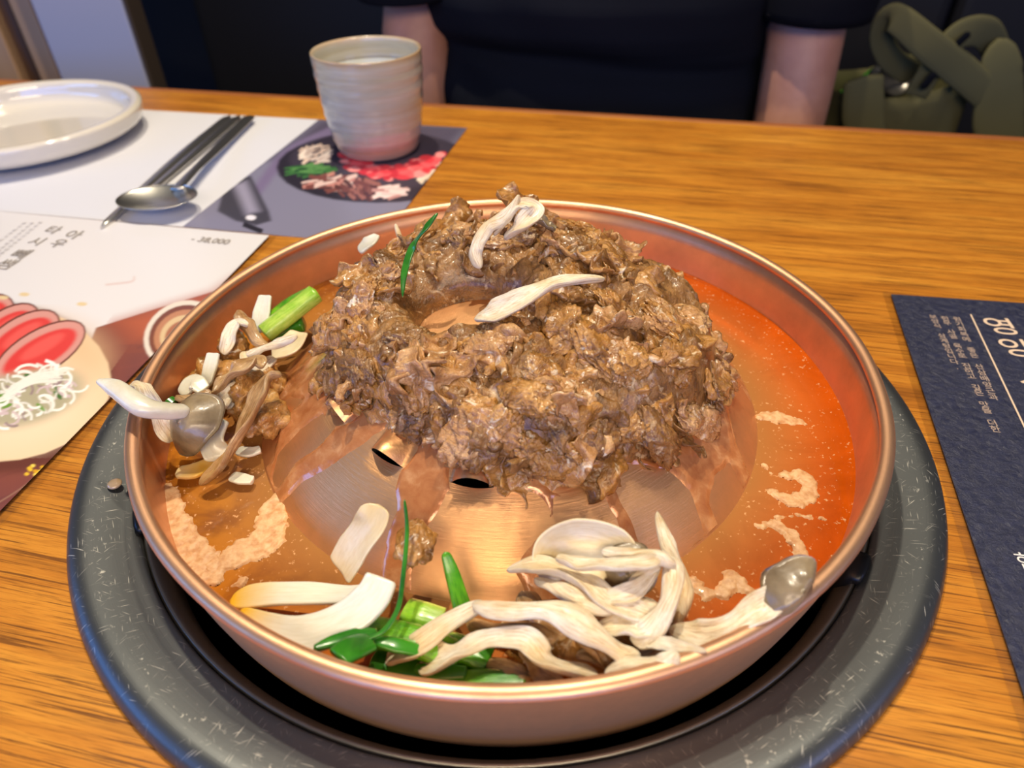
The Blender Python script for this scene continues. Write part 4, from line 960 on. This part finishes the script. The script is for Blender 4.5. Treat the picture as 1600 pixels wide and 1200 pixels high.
# ------------------------------------------------------------------ cutlery
sp_ = thing('metal_spoon', 'stainless spoon with round bowl lying across the chopsticks', 'spoon')
def spoon():
    hd = px((392, 180, .006), (350, 222, .006), (305, 265, .010), (276, 295, .0125))
    strip('handle', hd, [.0125, .011, .008, .0095], [.0022, .0022, .002, .0018], M['chrome'], sp_, ridge=0, k=16, tip=(.04, .0))
    c = at(245, 307, .013); ax = (at(284, 291, .0145) - at(392, 180, .004)); ax.z = 0; ax.normalize(); sd = Vector((-ax.y, ax.x, 0)); v = []; nr, na = 12, 40
    hx, wy = .0215, .0285
    for low in (0, 1):
        for i in range(na):
            a = 2 * math.pi * i / na
            for j in range(nr):
                r = j / (nr - 1); z = -.0065 * (1 - r * r) - (.0009 if low else 0) * (1 - .4 * r)
                v.append(c + ax * (hx * r * math.cos(a)) + sd * (wy * r * math.sin(a)) + Vector((0, 0, z)))
    N = na * nr; f = grid_faces(na, nr, True) + [tuple(reversed(q)) for q in grid_faces(na, nr, True, N)]
    for i in range(na): a = i * nr + nr - 1; b = ((i + 1) % na) * nr + nr - 1; f.append((a, N + a, N + b, b))
    mesh_obj('bowl', v, f, M['chrome'], sp_)
spoon()
for P, lab in (([(157, 357, .0032), (274, 250, .0035), (360, 180, .004)], 'stainless chopstick with its tip sticking out past the spoon'), ([(212, 318, .0032), (292, 250, .0035), (375, 180, .004)], 'stainless chopstick hidden under the spoon bowl')):
    o = strip('metal_chopstick', px(*P), [.0055, .0090, .0100], [.0036, .003, .0026], M['chrome'], ridge=0, k=16, n=24, tip=(.012, .01)); tag(o, lab, 'chopstick')

# ------------------------------------------------------------------ the seated person
def person():
    root = thing('person', 'seated person in black short sleeved shirt with bare arms hanging down', 'person')
    a_l = at_y(632, 60, .585); a_r = at_y(1256, 110, .53); Z0 = -.02
    mid = (a_l + a_r) / 2; cx = mid.x + .0; cy = .66; rot = Matrix.Rotation(PHI, 3, 'Z')
    def W_(x, y, z): return Vector((cx, cy, 0)) + rot @ Vector((x, y, 0)) + Vector((0, 0, z))
    pts = []; rad = []; ed = []
    def add(p, r, par=None):
        pts.append(Vector(p)); rad.append(r if isinstance(r, tuple) else (r, r)); i = len(pts) - 1
        if par is not None: ed.append((par, i))
        return i
    pel = add(W_(0, .03, -.20), (.165, .13)); wst = add(W_(0, .02, -.06), (.155, .115), pel); ch = add(W_(0, .03, .12), (.165, .115), wst); sh = add(W_(0, .05, .24), (.13, .09), ch)
    nk = add(W_(0, .04, .32), (.055, .055), sh); h1 = add(W_(0, .015, .38), (.065, .075), nk); h2 = add(W_(0, .01, .47), (.078, .092), h1); add(W_(0, .015, .53), (.06, .07), h2)
    xr = (rot.inverted() @ (a_r - Vector((cx, cy, 0)))); xl = (rot.inverted() @ (a_l - Vector((cx, cy, 0))))
    for s, e in ((1, xr), (-1, xl)):
        s0 = add(W_(s * .165, .04, .24), .062, sh); s1 = add(W_(e.x * .97, .02, .14), .054, s0); el = add(W_(e.x, e.y + .035, .03), .043, s1)
        f1 = add(W_(e.x * 1.0, e.y + .015, -.09), .043, el); w = add(W_(e.x * .76, e.y - .0, -.18), .027, f1); hd = add(W_(e.x * .52, e.y - .02, -.195), (.038, .02), w)
        for q in range(4): g1 = add(W_(e.x * .50 - s * .015 + (q - 1.5) * .004, e.y - .05 + (q - 1.5) * .017 * .6, -.20), .010, hd); add(W_(e.x * .36, e.y - .055 + (q - 1.5) * .018, -.205), .008, g1)
        t1 = add(W_(e.x * .50, e.y - .055, -.185), .011, hd); add(W_(e.x * .42, e.y - .085, -.19), .009, t1)
        hp = add(W_(s * .10, -.02, -.24), .095, pel); kn = add(W_(s * .14, -.36, -.26), .065, hp); an = add(W_(s * .14, -.34, -.64), .042, kn); add(W_(s * .14, -.46, -.70), (.045, .035), an)
    me = bpy.data.meshes.new('body'); me.from_pydata([tuple(p) for p in pts], ed, []); o = bpy.data.objects.new('body', me); COL.objects.link(o)
    md = o.modifiers.new('skin', 'SKIN'); 
    if not me.skin_vertices: me.skin_vertices.new()
    for i, sv in enumerate(me.skin_vertices[0].data): sv.radius = rad[i]; sv.use_root = (i == 0)
    ms = o.modifiers.new('sub', 'SUBSURF'); ms.levels = 2; ms.render_levels = 2
    dg = bpy.context.evaluated_depsgraph_get(); nm = bpy.data.meshes.new_from_object(o.evaluated_get(dg)); o.modifiers.clear(); o.data = nm; nm.materials.clear(); nm.materials.append(M['skin']); nm.polygons.foreach_set('use_smooth', [True] * len(nm.polygons)); o.parent = root
    # shirt: lofted rings
    def loft(name, rings_, mat, n=48, fn=None):
        v = []
        for (c, rx, ry) in rings_:
            for i in range(n):
                a = 2 * math.pi * i / n; ca, sa = math.cos(a), math.sin(a)
                x = math.copysign(abs(ca) ** .8, ca) * rx; y = math.copysign(abs(sa) ** .8, sa) * ry; p = Vector((c[0] + x, c[1] + y, c[2]))
                if fn: p = fn(p, a)
                v.append(W_(*p))
        m = len(rings_); f = [(i * n + j, i * n + (j + 1) % n, (i + 1) * n + (j + 1) % n, (i + 1) * n + j) for i in range(m - 1) for j in range(n)]
        return mesh_obj(name, v, f, mat, root)
    prof = [(-.32, .19, .175, -.0), (-.20, .205, .18, 0), (-.12, .205, .178, 0), (-.06, .205, .172, 0), (-.02, .203, .165, .0), (.005, .202, .158, 0), (.025, .202, .160, 0), (.045, .203, .172, 0), (.07, .205, .178, 0), (.12, .205, .168, 0), (.18, .20, .145, .01), (.235, .18, .115, .02), (.275, .13, .085, .03), (.30, .075, .065, .035), (.315, .07, .062, .035)]
    P2 = []
    for i in range(len(prof) - 1):
        for k in range(6): t = k / 6; P2.append(tuple(prof[i][q] * (1 - t) + prof[i + 1][q] * t for q in range(4)))
    P2.append(prof[-1])
    def folds(p, a):
        if p.y < 0:
            crease = .018 - .12 * (p.x + .05) ** 2 - .06 * p.x
            p.y += .012 * math.exp(-((p.z - crease) / .012) ** 2)
            p.y += .006 * noise.noise(Vector((p.x * 14 + p.z * 18, p.z * 8, 3)))
            p.y += .004 * math.sin((p.x * 1.0 + (p.z + .1) * 1.6) * 55) * math.exp(-((p.x + .13) / .06) ** 2) * (p.z < .02)
        return p
    loft('t_shirt', [((0, .02 + q[3], q[0]), q[1], q[2]) for q in P2], M['shirt'] if 'shirt' in M else M['black'], 72, folds)
    for s, e in ((1, xr), (-1, xl)):
        R = []
        zend = .056 if s > 0 else .075
        path = [Vector((s * .14, .04, .245)), Vector((s * .19, .025, .20)), Vector((e.x * .98, e.y + .06, .14)), Vector((e.x * 1.0, e.y + .035, .095)), Vector((e.x * 1.0, e.y + .034, zend))]; wr = [.075, .074, .070, .063, .060]
        C = spline(path, 16)
        v = []; n = 28
        for i, c in enumerate(C):
            Tn = (C[min(i + 1, 15)] - C[max(i - 1, 0)]).normalized(); X = Tn.cross(Vector((0, 1, 0))).normalized(); Y = X.cross(Tn); r = interp(wr, i / 15)
            for j in range(n): a = 2 * math.pi * j / n; v.append(W_(*(c + X * r * math.cos(a) + Y * r * math.sin(a))))
        for j in range(n): a = 2 * math.pi * j / n; v.append(W_(*(C[-1] + X * (r - .004) * math.cos(a) + Y * (r - .004) * math.sin(a) + Vector((0, 0, .002)))))
        for j in range(n): a = 2 * math.pi * j / n; v.append(W_(*(C[-1] + X * (r - .006) * math.cos(a) + Y * (r - .006) * math.sin(a) + Vector((0, 0, .02)))))
        f = [(i * n + j, i * n + (j + 1) % n, (i + 1) * n + (j + 1) % n, (i + 1) * n + j) for i in range(17) for j in range(n)]
        mesh_obj('sleeve', v, f, M['black'], root)
    loft('trousers', [((0, .03, z), rx, ry) for z, rx, ry in ((-.34, .17, .15), (-.30, .185, .165), (-.22, .19, .17), (-.17, .18, .16))], M['black'])
    for s in (1, -1):
        P = [W_(s * .10, .02, -.235), W_(s * .12, -.18, -.235), W_(s * .14, -.36, -.25), W_(s * .14, -.38, -.34), W_(s * .14, -.35, -.50), W_(s * .14, -.34, -.64)]
        strip('trouser_leg', P, [.21, .19, .16, .15, .13, .12], [.19, .17, .15, .15, .13, .12], M['black'], root, ridge=0, n=40, k=24, ref=(0, .3, 1), tip=(.0, .0))
        strip('shoe', [W_(s * .14, -.30, -.70), W_(s * .14, -.38, -.70), W_(s * .14, -.50, -.712)], [.08, .09, .09], [.07, .07, .045], M['black'], root, ridge=0)
    bm = bmesh.new(); bmesh.ops.create_uvsphere(bm, u_segments=32, v_segments=20, radius=1)
    for v in bm.verts:
        z = v.co.z; y = v.co.y; k = 1 if (z > .25 or y > -.1) else .86
        v.co = W_(v.co.x * .088 * k, .018 + y * .104 * k, .465 + z * .108 * (1 if z > 0 or y > 0 else .3))
    m2 = bpy.data.meshes.new('hair'); bm.to_mesh(m2); bm.free(); m2.materials.append(M['hair']); m2.polygons.foreach_set('use_smooth', [True] * len(m2.polygons)); oh = bpy.data.objects.new('hair', m2); COL.objects.link(oh); oh.parent = root
    for s in (-1, 1):
        bm = bmesh.new(); bmesh.ops.create_uvsphere(bm, u_segments=16, v_segments=10, radius=.011)
        for v in bm.verts: v.co = W_(s * .030 + v.co.x, -.079 + v.co.y * .6, .445 + v.co.z * .7)
        m3 = bpy.data.meshes.new('eye'); bm.to_mesh(m3); bm.free(); m3.materials.append(simple('eye', (.05, .03, .02), .15)); oe = bpy.data.objects.new('eye', m3); COL.objects.link(oe); oe.parent = root
        strip('ear', [W_(s * .078, .02, .46), W_(s * .088, .028, .44), W_(s * .080, .02, .415)], [.02, .026, .014], .01, M['skin'], root, ridge=0, ref=(1, 0, 0), n=14)
    strip('nose', [W_(0, -.080, .45), W_(0, -.094, .425), W_(0, -.098, .412)], [.014, .020, .026], [.014, .02, .016], M['skin'], root, ridge=0, n=14, ref=(0, -1, 0))
    strip('mouth', [W_(-.022, -.074, .388), W_(0, -.082, .386), W_(.022, -.074, .388)], .010, .008, simple('lips', lin((160, 80, 76)), .4), root, ridge=0, n=14, ref=(0, 0, 1))
M['shirt'] = simple('black_tshirt_cotton', (.005, .006, .010), .9, spec=.12)
person()

# ------------------------------------------------------------------ bag with a can
def bag():
    Yb = .62; root = thing('tote_bag', 'olive canvas bag with crossed straps on the bench beside the person', 'bag')
    def q(x, y, d=0): return at_y(x, y, Yb + d)
    def body():
        v = []; n = 40; zt = [-.333, -.24, -.16, -.10, -.07, -.052]
        a = q(1322, 125); b = q(1560, 125); cxx = (a.x + b.x) / 2; hw = (b.x - a.x) / 2
        top = lambda x: .0
        for i, z in enumerate(zt):
            for j in range(n):
                t = 2 * math.pi * j / n; c, s = math.cos(t), math.sin(t); x = math.copysign(abs(c) ** .5, c) * hw * (1 - .04 * i / 5); y = math.copysign(abs(s) ** .5, s) * .065
                zz = z + (.03 * max(0, x / hw) * (i > 3)) + .006 * noise.noise(Vector((x * 20, y * 20, z * 20)))
                v.append((cxx + x, Yb + .075 + y + .008 * noise.noise(Vector((x * 16, z * 16, 2))), zz))
        f = [(i * n + j, i * n + (j + 1) % n, (i + 1) * n + (j + 1) % n, (i + 1) * n + j) for i in range(5) for j in range(n)]; f.append(tuple(range(n)))
        o = mesh_obj('bag_body', v, f, M['olive'], root); m = o.modifiers.new('s', 'SOLIDIFY'); m.thickness = .003
    body()
    strip('strap', [q(1545, 150, -.005), q(1500, 110, -.01), q(1450, 70, -.015), q(1405, 32, -.01), q(1385, 30, .0), q(1378, 60, .01), q(1395, 95, .02), q(1440, 120, .04)], [.035, .036, .034, .030, .028, .028, .028, .03], .004, M['olive'], root, ridge=.02, ref=(0, 1, 0), n=60, k=12, tip=(.0, .0))
    strip('strap', [q(1430, 150, .0), q(1465, 95, -.004), q(1500, 55, .0), q(1540, 52, .01), q(1562, 90, .03)], [.030, .032, .034, .034, .03], .004, M['olive'], root, ridge=.02, ref=(0, 1, 0), n=50, k=12, tip=(.0, .0))
    strip('side_flap', [q(1560, 60, .0), q(1562, 110, -.004), q(1560, 170, -.004), q(1562, 240, -.004)], [.03, .05, .06, .06], .008, M['olive'], root, ridge=.05, ref=(0, 1, 0), n=30, tip=(.2, .0))
    strip('black_loop', [q(1440, 140, -.012), q(1462, 112, -.014)], .010, .003, M['black'], root, ridge=0, ref=(0, 1, 0), n=8)
    strip('black_loop', [q(1492, 72, -.012), q(1516, 50, -.014)], .009, .003, M['black'], root, ridge=0, ref=(0, 1, 0), n=8)
    strip('front_pocket', [q(1350, 118, -.006), q(1348, 160, -.008), q(1350, 220, -.008)], [.045, .05, .05], .01, M['olive'], root, ridge=.04, ref=(0, 1, 0), n=20, tip=(.1, 0))
    can = thing('drink_can', 'green topped silver drink can sticking out of the olive bag', 'can', q(1400, 122, .03)); 
    can.rotation_euler = (math.radians(52), math.radians(8), 0)
    lathe('can_shell', smooth_prof([(.0215, .0), (.0205, .0025), (.0222, .006), (.0265, .014), (.0270, .022), (.0270, -.0)][:4] + [(.0272, .02)], 4), simple('can_aluminium', (.55, .56, .58), .25, 1.0), can, 48, fn=lambda r, z, a: (r, -z))
    lathe('can_wall', [(.0272, -.02), (.0272, -.10), (.024, -.105), (0, -.105)], simple('can_green', lin((90, 230, 60)), .3, .3), can, 48)
    lathe('can_lid', [(.0205, -.001), (.019, -.005), (.0, -.005)], simple('can_lid_metal', (.35, .33, .30), .3, .9), can, 48)
bag()

# ceiling fittings holding the two spots (above the frame)
for L in (LAMP1, LAMP2):
    r = thing('ceiling_spotlight', 'small ceiling spotlight above the table, the one over the ' + ('cup' if L[0] < 0 else 'seated person'), 'lamp', (L[0], L[1], L[2] + .03), 'ceiling spotlights')
    lathe('housing', [(.045, -.045), (.05, -.04), (.05, .06), (.0, .062)], M['black_metal'], r, 32)
